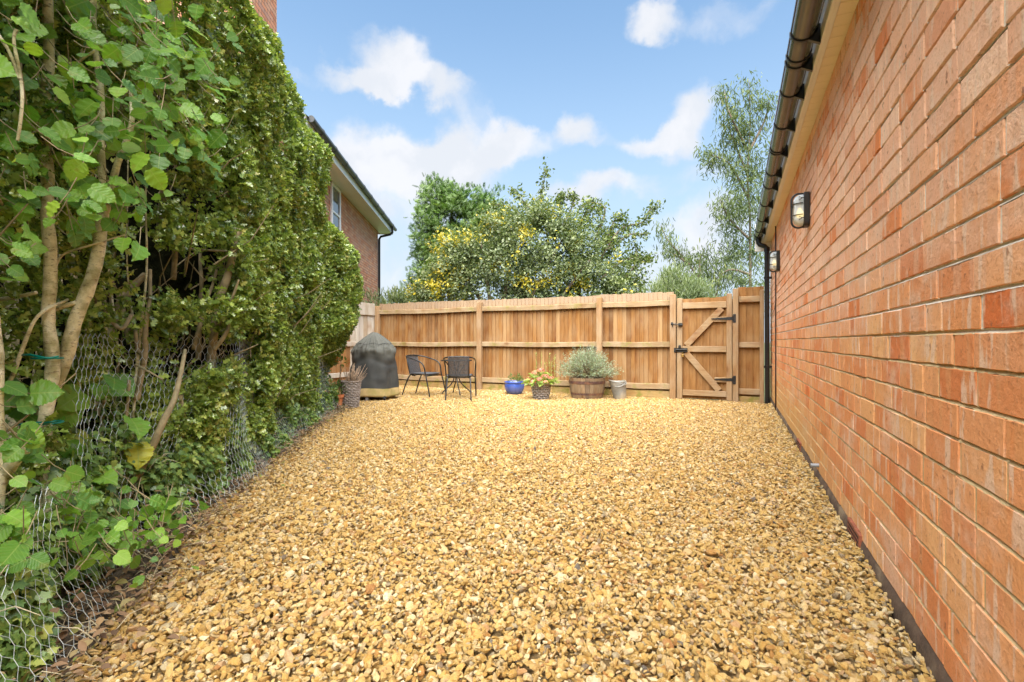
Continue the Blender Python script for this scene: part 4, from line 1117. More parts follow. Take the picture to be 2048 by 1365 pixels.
# tall wicker basket and twigs
bx, by = G(701, 7.38)
tb = empty('wicker_basket', (bx, by, 0), 'tall grey brown wicker log basket beside the terracotta pot', 'basket')
q = MB(); wicker(q, [(.118, 0.0), (.135, .2), (.155, .40)], 26, 17, .006, .005, .024); q.build('basket', m_wick, tb, smooth=True)
q = MB(); q.lathe([(0, .3), (.135, .3), (.112, .004), (0, .004)], 28); q.build('inner_lining', m_soilp, tb)
tw = empty('kindling_bundle', (bx, by, .305), 'bundle of dry twigs sticking out of the tall wicker basket', 'twigs')
q = MB()
for k in range(75):
    a = random.uniform(0, 6.28); r = random.uniform(0, .10); h = random.uniform(.12, .38); b0 = Vector((r * math.cos(a) * .6, r * math.sin(a) * .6, 0)); d = Vector((math.cos(a) * r * 1.9 + .05, math.sin(a) * r * 1.9, h))
    p2 = b0 + d; q.tube([b0, b0 + d * .5 + Vector(unit(1)[0]) * .012, p2], [.0045, .0035, .0018], 5)
    if k % 2: q.tube([b0 + d * .6, b0 + d * .6 + Vector((random.uniform(-.06, .06), random.uniform(-.06, .06), .06))], .0018, 4)
q.build('twigs', simple('pale_twig', (.38, .27, .18), .85, var=.4, scale=20), tw, smooth=True)

# ================================================================== NEIGHBOUR HOUSE (left)
HA = math.atan2(-.879, .477)
house = empty('brick_house', (-11.6, 13.7, 0), 'red brick house with white eaves and a tall chimney behind the hedge', 'house', rz=HA)
def brickmat(name, stops, mortar, bw=.225, bh=.082, plane='xz'):
    m, t, b, o = newmat(name); s = NT(t); sp = s.n('ShaderNodeSeparateXYZ'); s.l(s.obj(), sp.inputs[0]); cb = s.n('ShaderNodeCombineXYZ')
    s.l(sp.outputs[0 if plane == 'xz' else 1], cb.inputs[0]); s.l(sp.outputs[2], cb.inputs[1])
    bt = s.n('ShaderNodeTexBrick'); s.l(cb.outputs[0], bt.inputs['Vector']); bt.inputs['Scale'].default_value = 1
    bt.inputs['Brick Width'].default_value = bw; bt.inputs['Row Height'].default_value = bh; bt.inputs['Mortar Size'].default_value = .0055; bt.inputs['Mortar Smooth'].default_value = .2
    bt.inputs['Color1'].default_value = (0, 0, 0, 1); bt.inputs['Color2'].default_value = (1, 1, 1, 1); bt.inputs['Mortar'].default_value = (.5, .5, .5, 1)
    sc = s.n('ShaderNodeSeparateColor'); s.l(bt.outputs['Color'], sc.inputs[0]); c = s.ramp(sc.outputs[0], stops)
    n1 = s.noise(s.obj(), 9, 5); c = s.mix(s.rng(n1.outputs[0], .45, .7, 0, .4), c, (.36, .18, .12))
    c = s.mix(bt.outputs['Fac'], c, mortar); s.l(c, b.inputs['Base Color']); b.inputs['Roughness'].default_value = .9
    s.bump(s.math('SUBTRACT', 1.0, bt.outputs['Fac']), .8, .008, b); return m
HS = [(0, (.52, .19, .10)), (.3, (.66, .28, .15)), (.55, (.60, .32, .22)), (.75, (.72, .38, .22)), (1, (.50, .27, .21))]
m_hb = brickmat('house_brick', HS, (.09, .065, .055)); m_hby = brickmat('house_brick_side', HS, (.09, .065, .055), plane='yz')
m_upvc = simple('white_upvc', (.80, .80, .80), .35, var=.04, scale=2, bump=.02)
m_hgut = simple('dark_grey_gutter', (.05, .055, .06), .35)
q = MB(); ZE = 4.94
q.add([(0, 0, 0), (10.5, 0, 0), (10.5, 0, ZE + .1), (0, 0, ZE + .1)], [(0, 1, 2, 3)]); q.build('front_wall', m_hb, house)
for x in (0, 10.5):
    q = MB(); q.add([(x, 0, 0), (x, -8, 0), (x, -8, ZE + .1), (x, -4, ZE + 3.2), (x, 0, ZE + .1)], [(0, 1, 2, 3, 4)]); q.build('gable_wall', m_hby, house)
q = MB(); q.add([(0, -8, 0), (10.5, -8, 0), (10.5, -8, ZE + .1), (0, -8, ZE + .1)], [(3, 2, 1, 0)]); q.build('back_wall', m_hb, house)
q = MB(); q.box(-.35, 8.6, .002, .44, ZE, ZE + .012, .002); q.build('soffit', m_upvc, house)
q = MB(); q.box(-.35, 8.6, .44, .465, ZE - .02, ZE + .22, .003); q.box(-.375, -.352, -.1, .465, ZE - .02, ZE + .25, .003); q.build('fascia', m_upvc, house)
q = MB(); q.tube([(-.5, .53, ZE + .19), (8.4, .53, ZE + .19)], .062, 14)
hg = q.build('gutter', m_hgut, house, smooth='auto')
for i in range(10):
    q = MB(); q.tube([(.15 + i * .85, .53, ZE + .19), (.20 + i * .85, .53, ZE + .19)], .072, 14); q.build('gutter_bracket', m_hgut, hg, smooth='auto')
q = MB(); q.tube([(.12, .53, ZE + .15), (.12, .53, ZE - .05), (.10, .45, ZE - .12), (.10, .12, ZE - .2), (.10, .065, ZE - .3), (.10, .065, 0)], .042, 12); q.build('downpipe', m_blk, house, smooth='auto')
q = MB(); q.add([(-.4, .5, ZE + .2), (8.5, .5, ZE + .2), (8.5, -4, ZE + 3.75), (-.4, -4, ZE + 3.75), (-.4, -8.5, ZE + .2), (8.5, -8.5, ZE + .2), (10.6, 0, ZE + .55), (10.6, -4, ZE + 3.7), (10.6, -8, ZE + .55)], [(0, 1, 2, 3), (3, 2, 5, 4)])
q.build('roof', m_tile, house)
q = MB(); q.box(8.62, 9.54, -1.3, .0, 3.0, 8.2, 0); 
def chim(): 
    a = MB(); a.add([(8.62, .004, 0), (9.54, .004, 0), (9.54, .004, 8.2), (8.62, .004, 8.2)], [(0, 1, 2, 3)]); a.build('chimney_face', m_hb, house)
    a = MB(); a.add([(9.54, .004, 0), (9.54, -1.3, 0), (9.54, -1.3, 8.2), (9.54, .004, 8.2)], [(0, 1, 2, 3)]); a.add([(8.62, .004, 0), (8.62, -1.3, 0), (8.62, -1.3, 8.2), (8.62, .004, 8.2)], [(3, 2, 1, 0)]); a.add([(8.62, -1.3, 0), (9.54, -1.3, 0), (9.54, -1.3, 8.2), (8.62, -1.3, 8.2)], [(3, 2, 1, 0)])
    a.add([(8.62, -1.3, 8.2), (9.54, -1.3, 8.2), (9.54, .004, 8.2), (8.62, .004, 8.2)], [(0, 1, 2, 3)]); return a.build('chimney', m_hby, house)
chim()
q = MB(); x0, x1, zt, zb = 4.76, 5.5, ZE - .03, ZE - 1.35
q.box(x0, x0 + .07, .0, .05, zb, zt, .004); q.box(x1 - .07, x1, .0, .05, zb, zt, .004); q.box(x0 + .07, x1 - .07, .0, .05, zt - .07, zt, .004); q.box(x0 + .07, x1 - .07, .0, .05, zb, zb + .07, .004); q.box(x0 + .07, x1 - .07, .002, .045, zb + .6, zb + .65, .004)
win = q.build('window', m_upvc, house)
m_pane, t, b, o_ = newmat('window_glass'); b.inputs['Base Color'].default_value = (.05, .06, .07, 1); b.inputs['Roughness'].default_value = .06; b.inputs['Specular IOR Level'].default_value = 1.0
q = MB(); q.add([(x0 + .06, .02, zb), (x1 - .06, .02, zb), (x1 - .06, .02, zt), (x0 + .06, .02, zt)], [(0, 1, 2, 3)]); q.build('pane', m_pane, win)

# ================================================================== TREES BEYOND THE FENCE
m_bark = simple('bark', (.16, .12, .085), .9, var=.35, scale=14, bump=.6, bd=.01)


def limbs(q, base, tips, r0, sub=2, jit=.25):
    base = Vector(base)
    for tpt in tips:
        tpt = Vector(tpt); mid = base.lerp(tpt, .45) + Vector((random.uniform(-jit, jit), random.uniform(-jit, jit), jit * .6))
        pts = smoothpts([base, mid, tpt], 6); q.tube(pts, list(np.linspace(r0, r0 * .18, len(pts))), 7)


def crown(cl, n, tm, mat, root, O, size, up=.3, cfun=None, droop=0., shell=.5, name='foliage'):
    """leaves spread through the volumes cl = [(centre, radius vector, weight)]"""
    w = np.array([c[2] for c in cl], float); w /= w.sum(); pick = rng.choice(len(cl), n, p=w)
    cen = np.array([list(c[0]) for c in cl])[pick]; rad = np.array([c[1] for c in cl])[pick]
    d = unit(n); r = rng.random(n) ** shell * rng.choice([1, 1, 1, 1.18, 1.35], n)
    # sub clumps
    p = cen + d * r[:, None] * rad
    nz_ = np.array([mnoise.noise(Vector(a) * 2.3) for a in p]); keep = nz_ > rng.normal(-.14, .18, n)
    p = p[keep]; d = d[keep]; m = len(p)
    f = d * .6 + unit(m) * .9 + np.array([0, 0, up - droop]); nr = d * .8 + unit(m) * .7 + np.array([0, 0, .6])
    if droop > .5: f = unit(m) * .75 + np.array([0, 0, -droop * .8]); nr = unit(m)
    rn = rng.random(m) * .6 + .25 * nz_[keep] + .15
    if cfun is not None: rn = cfun(p, rn)
    return scatter(name, mat, root, tm, p, f, nr, rng.uniform(size[0], size[1], m), rn, origin=O)


# thuja / conifer
O = tuple(P(905, HY, 14.5)[:2]) + (0,)
con = empty('conifer_tree', O, 'bright green feathery conifer rising behind the left of the yellow flecked shrub', 'tree')
q = MB(); c0 = P(905, 600, 14.5); limbs(q, (O[0], O[1], 0), [P(870, 400, 14.5), P(905, 390, 14.5), P(960, 410, 14.5), P(900, 500, 14.2)], .12); q.build('trunk', m_bark, con, smooth=True, origin=O)
cl = []
for (px, py, r) in ((862, 400, .42), (858, 450, .5), (856, 500, .5), (858, 555, .5), (890, 400, .45), (925, 415, .5), (965, 425, .5), (905, 460, .7), (950, 480, .7), (985, 455, .5), (900, 530, .7), (845, 590, .5), (1000, 500, .5)):
    cl.append((P(px, py, 14.5 + random.uniform(-.3, .5)), (r, r, r * 1.05), r * r))
m_con = leafmat('conifer_spray', [(0, (.03, .08, .018)), (.4, (.08, .165, .035)), (.75, (.16, .27, .055)), (1, (.28, .36, .09))], trans=.25)
crown(cl, 14000, SPRAY, m_con, con, O, (.13, .25), up=.5)
tipsP = []; 
for (px, py) in ((862, 352), (905, 365), (958, 375), (993, 372), (848, 385), (925, 385), (880, 360), (1015, 440), (940, 372)):
    for k in range(38): tipsP.append(P(px + random.gauss(0, 9), py + abs(random.gauss(0, 22)), 14.5))
tipsP = np.array(tipsP); scatter('shoots', m_con, con, SPRAY, tipsP, unit(len(tipsP)) * .5 + np.array([0, 0, 1.]), unit(len(tipsP)), rng.uniform(.1, .2, len(tipsP)), rng.random(len(tipsP)) * .5, origin=O)
# yellow flecked shrub
O = tuple(P(1010, HY, 12.6)[:2]) + (0,)
shr = empty('variegated_shrub', O, 'big rounded shrub with yellow flecked leaves directly behind the fence', 'shrub')
m_var = leafmat('variegated_leaf', [(0, (.04, .07, .025)), (.3, (.09, .13, .05)), (.55, (.18, .22, .11)), (.72, (.27, .31, .14)), (.76, (.42, .38, .05)), (1, (.62, .48, .04))], trans=.25, rough=.35)
q = MB(); limbs(q, (O[0], O[1], 0), [P(900, 500, 12.6), P(960, 470, 12.6), P(1040, 450, 12.6), P(1130, 470, 12.6), P(1180, 520, 12.6)], .09); q.build('trunk', m_bark, shr, smooth=True, origin=O)
cl = []
for (px, py, r) in ((870, 580, .6), (900, 530, .6), (940, 495, .6), (985, 460, .5), (1030, 450, .6), (1080, 440, .6), (1000, 520, .9), (1080, 520, 1.0), (940, 570, .8), (1150, 500, .85), (1200, 550, .8), (1040, 590, .9), (1140, 590, .9), (890, 495, .45), (1120, 455, .5), (850, 600, .5), (1240, 590, .5)):
    cl.append((P(px, py, 12.6 + random.uniform(-.3, .4)), (r, r * .9, r * .85), r * r))
def ycol(p, rn):
    nn = vnoise(p, 1.5, 4.2); k_ = (p - np.array(list(P(1010, 520, 12.6))))
    left = np.clip(.12 - .06 * (k_[:, 0] * cs + k_[:, 1] * sn), -.1, .25)
    y = (nn + left + rng.normal(0, .16, len(p))) > .52
    return np.where(y, rng.uniform(.78, 1, len(p)), np.clip(rn, 0, .7))
crown(cl, 62000, SIMPLE, m_var, shr, O, (.055, .10), up=.3, cfun=ycol, shell=.5)
# loose small tree on the right of the shrub
O = tuple(P(1180, HY, 13.2)[:2]) + (0,)
lo = empty('fruit_tree', O, 'loose tree with long arching shoots above the right of the shrub', 'tree')
m_fr = leafmat('fruit_leaf', [(0, (.04, .07, .025)), (.5, (.10, .14, .04)), (.85, (.18, .22, .06)), (1, (.3, .3, .08))], trans=.3)
paths = [[(1120, 600), (1110, 480), (1075, 420), (1085, 380), (1092, 335)], [(1110, 480), (1070, 430), (1040, 395), (1030, 380)], [(1110, 480), (1120, 430), (1120, 400), (1128, 388)],
         [(1130, 500), (1160, 450), (1180, 415), (1200, 425)], [(1180, 600), (1215, 480), (1230, 440), (1245, 430)], [(1200, 520), (1240, 460), (1285, 445), (1300, 420), (1316, 410)],
         [(1215, 500), (1260, 470), (1295, 470)], [(1200, 560), (1250, 520), (1290, 520), (1300, 512)], [(1215, 600), (1255, 560), (1280, 575)], [(1100, 520), (1040, 430), (1000, 410), (985, 415)], [(1190, 480), (1210, 420), (1180, 405), (1165, 415)], [(1110, 480), (1150, 400), (1135, 392)], [(1220, 590), (1270, 530), (1270, 490)]]
q = MB(); P_, F_ = [], []
for pt in paths:
    pts = smoothpts([P(a, b_, 13.2 + random.uniform(-.2, .2)) for a, b_ in pt], 8); q.tube(pts, list(np.linspace(.03, .006, len(pts))), 6)
    for i, p in enumerate(pts):
        if i < len(pts) * .3: continue
        for k in range(11): P_.append(np.array(p) + rng.normal(0, .075, 3)); F_.append(unit(1)[0] + np.array([0, 0, -.3]))
q.tube([(O[0], O[1], 0), P(1170, 640, 13.2), P(1150, 560, 13.2)], [.12, .09, .06], 8); q.tube([(O[0], O[1], 0.5), P(1190, 600, 13.2)], [.08, .04], 8)
q.build('trunk', m_bark, lo, smooth=True, origin=O)
scatter('shoot_leaves', m_fr, lo, SIMPLE, P_, F_, unit(len(P_)), rng.uniform(.07, .12, len(P_)), rng.random(len(P_)), origin=O)
cl = [(P(px, py, 13.3), (r, r, r), r * r) for px, py, r in ((1060, 440, .45), (1110, 435, .5), (1150, 460, .5), (1190, 450, .35), (1215, 480, .5), (1245, 500, .5), (1255, 545, .55), (1230, 585, .6), (1180, 520, .7), (1285, 580, .25), (1010, 425, .3), (1240, 455, .3))]
crown(cl, 7000, SIMPLE, m_fr, lo, O, (.07, .12), up=.0)


def eucalyptus(label, base, w, paths, clumps, n, sz=(.10, .17)):
    O = tuple(P(base, HY, w)[:2]) + (0,)
    r_ = empty('eucalyptus_tree', O, label, 'tree', 'drooping leaved trees behind the gate')
    q = MB(); P_ = []
    for pt in paths:
        pts = smoothpts([P(a, b_, w + random.uniform(-.3, .3)) for a, b_ in pt], 7); q.tube(pts, list(np.linspace(.038, .006, len(pts))), 7)
        for i, p in enumerate(pts[len(pts) // 3:]):
            for k in range(16): P_.append(np.array(p) + rng.normal(0, .16, 3))
    first = P(*paths[0][0], w); q.tube([(O[0], O[1], 0), first], [.08, .04], 9); q.build('trunk', m_bark, r_, smooth=True, origin=O)
    P_ = np.array(P_); m = leafmat('eucalyptus_leaf', [(0, (.04, .065, .028)), (.4, (.09, .125, .05)), (.8, (.15, .19, .08)), (1, (.30, .31, .10))], trans=.3, rough=.65, spec=.25)
    scatter('branch_leaves', m, r_, NARROW, P_, unit(len(P_)) * .5 + np.array([0, 0, -1.]), unit(len(P_)), rng.uniform(sz[0], sz[1], len(P_)), rng.random(len(P_)), origin=O)
    crown([(P(a, b_, w + random.uniform(-.4, .4)), (c_, c_, c_ * 1.1), c_ * c_) for a, b_, c_ in clumps], int(n * 1.15), NARROW, m, r_, O, sz, droop=1.0, shell=.6)


eucalyptus('tall drooping leaved tree rising beside the end of the black gutter', 1500, 12.5,
           [[(1500, 600), (1500, 450), (1495, 350), (1500, 250), (1498, 160)], [(1497, 400), (1460, 330), (1420, 310)], [(1495, 300), (1460, 230), (1448, 180)], [(1500, 480), (1460, 440), (1440, 400)], [(1500, 550), (1460, 540), (1430, 560)], [(1500, 300), (1530, 240), (1538, 200)], [(1495, 350), (1470, 290), (1455, 250)]],
           [(1495, 200, .5), (1465, 235, .45), (1525, 210, .35), (1490, 265, .6), (1455, 290, .4), (1425, 318, .4), (1470, 340, .5), (1505, 350, .6), (1480, 395, .55), (1455, 425, .5), (1500, 430, .6), (1470, 480, .6), (1505, 500, .6), (1455, 520, .4), (1480, 560, .6), (1510, 590, .5), (1410, 300, .25), (1448, 185, .25), (1525, 320, .4), (1560, 400, .9), (1590, 300, .6)], 11500)
eucalyptus('lower sprawling drooping leaved tree above the garden gate', 1425, 13.4,
           [[(1430, 600), (1400, 560), (1370, 520), (1335, 480), (1322, 450)], [(1400, 560), (1400, 520), (1410, 500)], [(1430, 600), (1440, 560), (1450, 530)], [(1380, 530), (1350, 510), (1330, 500)]],
           [(1325, 465, .22), (1345, 495, .3), (1375, 520, .4), (1400, 525, .35), (1420, 550, .45), (1440, 575, .5), (1380, 560, .4), (1400, 590, .5), (1455, 600, .4)], 2600)
# low pale shrubs peeping over the fence
m_pale = leafmat('pale_leaf', [(0, (.09, .13, .06)), (.5, (.19, .24, .12)), (1, (.34, .37, .22))], trans=.3, rough=.6)
def lowshrub(label, pts, w, n, sz):
    O = tuple(P(pts[0][0], HY, w)[:2]) + (0,)
    r_ = empty('pale_shrub', O, label, 'shrub', 'pale shrubs just behind the fence')
    q = MB(); limbs(q, (O[0], O[1], 0), [P(a, b_, w) for a, b_, _ in pts], .05); q.build('trunk', m_bark, r_, smooth=True, origin=O)
    crown([(P(a, b_, w), (c_, c_, c_), c_ * c_) for a, b_, c_ in pts], n, NARROW, m_pale, r_, O, sz, up=1.2)
lowshrub('silvery grey green shrub showing above the fence left of the gate', [(1360, 580, .45), (1330, 590, .4), (1385, 590, .45), (1300, 600, .35), (1345, 560, .3), (1410, 605, .3)], 12.0, 6500, (.09, .16))
lowshrub('light green shrub tip above the fence between the house corner and conifer', [(785, 612, .4), (760, 615, .35), (810, 612, .35), (800, 600, .25), (745, 610, .3)], 13.5, 2600, (.1, .2))

# ================================================================== HEDGE (left)
def hp(s_, d, z):
    p = hl(s_); return Vector((p[0] - HN[0] * d, p[1] - HN[1] * d, z))


def s_at(x, y):
    best = 0; bd = 1e9
    for i in range(400):
        s_ = SL * 1.1 * i / 399; p = hl(s_); dd = (p[0] - x) ** 2 + (p[1] - y) ** 2
        if dd < bd: bd, best = dd, s_
    return best


S_END1 = s_at(-4.62, 4.45); S_END2 = SL + .52


def hedge_leaves(n, s0, s1, H, seed, front, open_fn, dmax=.55, zmin=.15):
    """sample leaf sites in the skin of the hedge; front(s,z) is the set-back of the skin"""
    s_ = rng.uniform(s0, s1, n); h = np.array([H(a) for a in s_]); z = zmin + (h - zmin) * rng.random(n)
    pl = np.array([hl(a) for a in s_])
    q3 = np.stack([s_, z, np.zeros(n)], 1)
    bul = .13 * vnoise(q3, 1.7, seed) + .09 * vnoise(q3, 4.6, seed + 3)
    dd = rng.exponential(.075, n).clip(0, dmax)
    top = np.clip((h - z) / .35, 0, 1)
    d = np.array([front(a, b_) for a, b_ in zip(s_, z)]) - bul + dd + (1 - np.sqrt(np.clip(1 - (1 - top) ** 2, 0, 1))) * .22
    op = np.array([open_fn(a, b_) for a, b_ in zip(s_, z)])
    nz_ = vnoise(q3, 3.6, seed + 9); keep = nz_ + .40 > op + rng.normal(0, .10, n)
    s_, z, d, pl, nz_, top = s_[keep], z[keep], d[keep], pl[keep], nz_[keep], top[keep]
    p = np.stack([pl[:, 0] - HN[0] * d, pl[:, 1] - HN[1] * d, z], 1)
    m = len(p); hn = np.tile(np.array([HN[0], HN[1], 0.]), (m, 1)); hn[:, 2] += (1 - top) * 1.2
    return p, hn, s_, z, nz_


# --- holly hedge
HO = (*hl(3.2), 0)
hedge = empty('holly_hedge', HO, 'tall clipped holly hedge along the left side of the gravel', 'hedge')
m_holly = leafmat('holly_leaf', [(0, (.09, .145, .035)), (.3, (.19, .28, .06)), (.6, (.32, .43, .095)), (.85, (.48, .57, .14)), (1, (.68, .66, .24))], rough=.2, trans=.28, spec=.9)
H1 = lambda s_: 3.62 + .75 * max(0, min(1, (S_A + 1.3 - s_) / .8)) + .06 * math.sin(s_ * 3) - .10 * max(0, s_ - 4.8)
S_A = s_at(-2.18, 1.14)
def front1(s_, z):
    f = (.0 - .05 * min(1, max(0, z - 1.1))) if z > 1.1 else .0 + .12 * (1.1 - z) * (1 if z > .3 else .9)
    if s_ < S_A + 1.2 and z < 2.7: f += .35 * min(1, (S_A + 1.2 - s_) / .9)
    return f
def open1(s_, z):
    o_ = .12
    a_ = max(0, min(1, (S_A + 1.7 - s_) / 1.2))
    if .2 < z < 2.7: o_ += (.30 if z < 2. else .18) * a_
    if .35 < z < 1.9: o_ += .20 * math.exp(-((s_ - (S_A + 1.9)) / .7) ** 2)
    return o_
p, hn, s_, z, nzv = hedge_leaves(150000, .2, S_END1, H1, 1.3, front1, open1)
m_ = len(p)
scatter('foliage', m_holly, hedge, HOLLY, p, unit(m_) * .9 + hn * .5 + np.array([0, 0, -.1]), hn * .9 + unit(m_) * .8 + np.array([0, 0, .5]), rng.uniform(.034, .062, m_), rng.random(m_) * .75 + .3 * nzv + .1 + (rng.random(m_) < .02) * .3, origin=HO)


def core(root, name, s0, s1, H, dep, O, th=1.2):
    """solid dark mass added inside the hedge to stand for its deep shade"""
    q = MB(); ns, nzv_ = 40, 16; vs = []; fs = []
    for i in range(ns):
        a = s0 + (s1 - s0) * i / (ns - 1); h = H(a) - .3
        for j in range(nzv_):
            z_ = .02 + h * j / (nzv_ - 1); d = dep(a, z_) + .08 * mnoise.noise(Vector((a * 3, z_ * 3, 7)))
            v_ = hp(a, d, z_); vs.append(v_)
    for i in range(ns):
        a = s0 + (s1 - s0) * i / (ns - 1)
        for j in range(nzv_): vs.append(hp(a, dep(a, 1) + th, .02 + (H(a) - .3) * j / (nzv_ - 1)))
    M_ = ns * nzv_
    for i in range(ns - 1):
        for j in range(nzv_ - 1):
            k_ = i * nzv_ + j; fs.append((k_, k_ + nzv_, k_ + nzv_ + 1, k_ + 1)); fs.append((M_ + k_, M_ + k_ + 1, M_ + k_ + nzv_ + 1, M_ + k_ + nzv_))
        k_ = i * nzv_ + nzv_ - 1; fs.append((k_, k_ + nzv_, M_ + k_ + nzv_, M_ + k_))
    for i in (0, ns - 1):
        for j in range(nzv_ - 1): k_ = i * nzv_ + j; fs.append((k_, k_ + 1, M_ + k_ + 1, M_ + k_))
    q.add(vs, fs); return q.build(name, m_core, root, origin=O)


m_core = simple('core_shade', (.018, .020, .010), 1.0, var=.6, scale=25, bump=1., bd=.03, spec=.0)  # near black, so the interior shade is put into the core's colour
core(hedge, 'shade_core', -.2, S_END1 - .15, H1, lambda a, z_: front1(a, z_) + (.95 if a < S_A + 1.3 else max(.42, .95 - (a - S_A - 1.3) * .8)), HO)
# holly stems
m_stem = simple('green_brown_bark', (.30, .24, .13), .8, var=.3, scale=25, bump=.4, dirt=(.16, .15, .07))
def stems(root, O, specs, mat, name='stem'):
    for pts, r0, r1 in specs:
        q = MB(); pp = smoothpts([P(*a) for a in pts], 10)
        if root.name == 'hazel_tree': r0, r1 = r0 * .66, r1 * .66
        pp = [v_ + Vector((mnoise.noise(v_ * 4), mnoise.noise(v_ * 4 + Vector((9, 0, 0))), 0)) * .015 for v_ in pp]
        q.tube(pp, [a_ * (1 + .16 * mnoise.noise(b_ * 14)) for a_, b_ in zip(np.linspace(r0, r1, len(pp)), pp)], 12, wob=.05); q.build(name, mat, root, smooth=True, origin=O)
stems(hedge, HO, [
    ([(418, 760, 3.25), (425, 690, 3.25), (440, 600, 3.25), (462, 510, 3.25), (478, 460, 3.3)], .030, .020),
    ([(395, 720, 3.3), (400, 640, 3.3), (402, 560, 3.3), (398, 500, 3.4)], .016, .010),
    ([(386, 700, 3.2), (410, 620, 3.2), (430, 540, 3.3)], .014, .008),
    ([(420, 690, 3.2), (460, 610, 3.2), (478, 560, 3.2)], .012, .006),
    ([(418, 800, 3.2), (424, 720, 3.2)], .026, .024), ([(430, 700, 3.15), (455, 660, 3.15), (458, 620, 3.2)], .014, .008),
    ([(245, 1012, 2.45), (285, 930, 2.5), (330, 840, 2.55), (356, 780, 2.65), (372, 700, 2.8)], .022, .010),
    ([(275, 800, 2.6), (285, 720, 2.6), (272, 700, 2.6), (268, 660, 2.6)], .016, .008), ([(285, 730, 2.6), (288, 660, 2.6), (298, 600, 2.65), (300, 540, 2.7)], .015, .008),
    ([(200, 830, 2.7), (190, 730, 2.7), (175, 660, 2.7), (172, 580, 2.7)], .018, .012), ([(195, 740, 2.7), (225, 650, 2.8), (255, 590, 2.8), (290, 550, 2.9)], .03, .018),
    ([(165, 520, 2.4), (185, 590, 2.35), (215, 630, 2.35), (248, 658, 2.35), (268, 630, 2.4)], .012, .008),
    ([(260, 690, 2.8), (250, 620, 2.8), (225, 560, 2.8), (232, 500, 2.8)], .014, .008), ([(370, 610, 3.0), (400, 640, 3.0)], .018, .012),
    ([(360, 790, 2.9), (368, 850, 2.9), (362, 900, 2.9)], .014, .012), ([(360, 497, 3.2), (400, 500, 3.2), (450, 503, 3.2)], .009, .006),
    ([(258, 760, 2.5), (250, 880, 2.5), (235, 960, 2.5), (200, 1010, 2.4)], .008, .006), ([(270, 730, 2.5), (300, 745, 2.5), (325, 760, 2.5)], .006, .004),
    ([(340, 430, 3.0), (350, 470, 3.0), (346, 560, 3.0)], .02, .014), ([(455, 380, 3.4), (452, 440, 3.4), (470, 470, 3.4)], .018, .014),
    ([(150, 900, 2.7), (160, 700, 2.7), (150, 500, 2.8), (155, 300, 2.8)], .02, .012), ([(320, 480, 2.9), (325, 380, 2.9), (310, 300, 3.0)], .02, .012)], m_stem)
# many thin twigs inside the hedge
q = MB()
for k in range(420):
    a = random.uniform(.3, S_END1 - .1); z_ = random.uniform(.15, 2.6 if a < S_A + 1.5 else 1.6); d = front1(a, z_) + random.uniform(.06, .55); p0 = hp(a, d, z_)
    vdir = Vector((random.uniform(-.5, .5), random.uniform(-.5, .5), random.uniform(.1, 1.0))).normalized(); L_ = random.uniform(.15, .6)
    m1_ = p0 + vdir * L_ * .5 + Vector(unit(1)[0]) * .04; q.tube([p0, m1_, p0 + vdir * L_ + Vector(unit(1)[0]) * .05], [.0055, .004, .002], 4, cap=False)
q.build('twigs', m_stem, hedge, smooth=True, origin=HO)['kind'] = 'stuff'

# --- last bush at the far end of the hedge
HO2 = (*hl(SL - .3), 0)
bush = empty('holly_bush', HO2, 'lower rounded holly bush at the far end of the hedge by the basket', 'bush')
def H2(s_):
    t = (s_ - S_END1) / (S_END2 - S_END1); return 2.62 - .12 * t - .75 * max(0, t - .78) / .22
def front2(s_, z):
    f = -.14 + (.85 * (1.25 - z) / 1.25 if z < 1.25 else 0)
    t = (s_ - S_END1) / (S_END2 - S_END1)
    if t > .85: f += (t - .85) * 1.2
    if t < .2: f += .25 * (1 - t / .2)
    return f
p, hn, s_, z, nzv = hedge_leaves(52000, S_END1 - .05, S_END2, H2, 6.3, front2, lambda a, b_: .12 + (.16 if b_ < .8 else 0))
m_ = len(p); hn = hn + np.array([HD[0], HD[1], 0]) * np.clip((s_ - S_END2 + .4) / .4, 0, 1)[:, None]
scatter('foliage', m_holly, bush, HOLLY, p, unit(m_) * .9 + hn * .5, hn * .9 + unit(m_) * .8 + np.array([0, 0, .5]), rng.uniform(.036, .06, m_), rng.random(m_) * .75 + .3 * nzv + .1, origin=HO2)
core(bush, 'shade_core', S_END1 + .05, S_END2 - .22, H2, lambda a, z_: front2(a, z_) + .30, HO2)
q = MB(); q.tube([hp(SL - .3, .5, 0), hp(SL - .3, .5, 1.2), hp(SL - .2, .5, 2.0)], [.04, .03, .015], 8); q.build('trunk', m_stem, bush, smooth=True, origin=HO2)

# --- hazel in front (multi stemmed, big leaves)
HZ = tuple(P(80, HY, 1.95)[:2]) + (0,)
haz = empty('hazel_tree', HZ, 'many stemmed hazel with pale trunks and big leaves, nearest at the left edge', 'tree')
m_hbark, t, b, o_ = newmat('hazel_bark'); s = NT(t); v = s.obj()
n1 = s.noise(s.mapv(v, (1, 1, .8)), 22, 6, .65); n2 = s.noise(v, 9, 5); n3 = s.noise(s.mapv(v, (1, 1, 2.6)), 42, 5, .7)
c = s.ramp(n1.outputs[0], [(.3, (.48, .41, .20)), (.48, (.74, .66, .40)), (.68, (.86, .80, .58))]); c = s.mix(s.rng(n2.outputs[0], .46, .62, 0, .7), c, (.26, .24, .08)); c = s.mix(s.rng(n3.outputs[0], .54, .66, 0, .8), c, (.17, .12, .06))
s.l(c, b.inputs['Base Color']); b.inputs['Roughness'].default_value = .8; s.bump(n3.outputs[0], .9, .006, b)
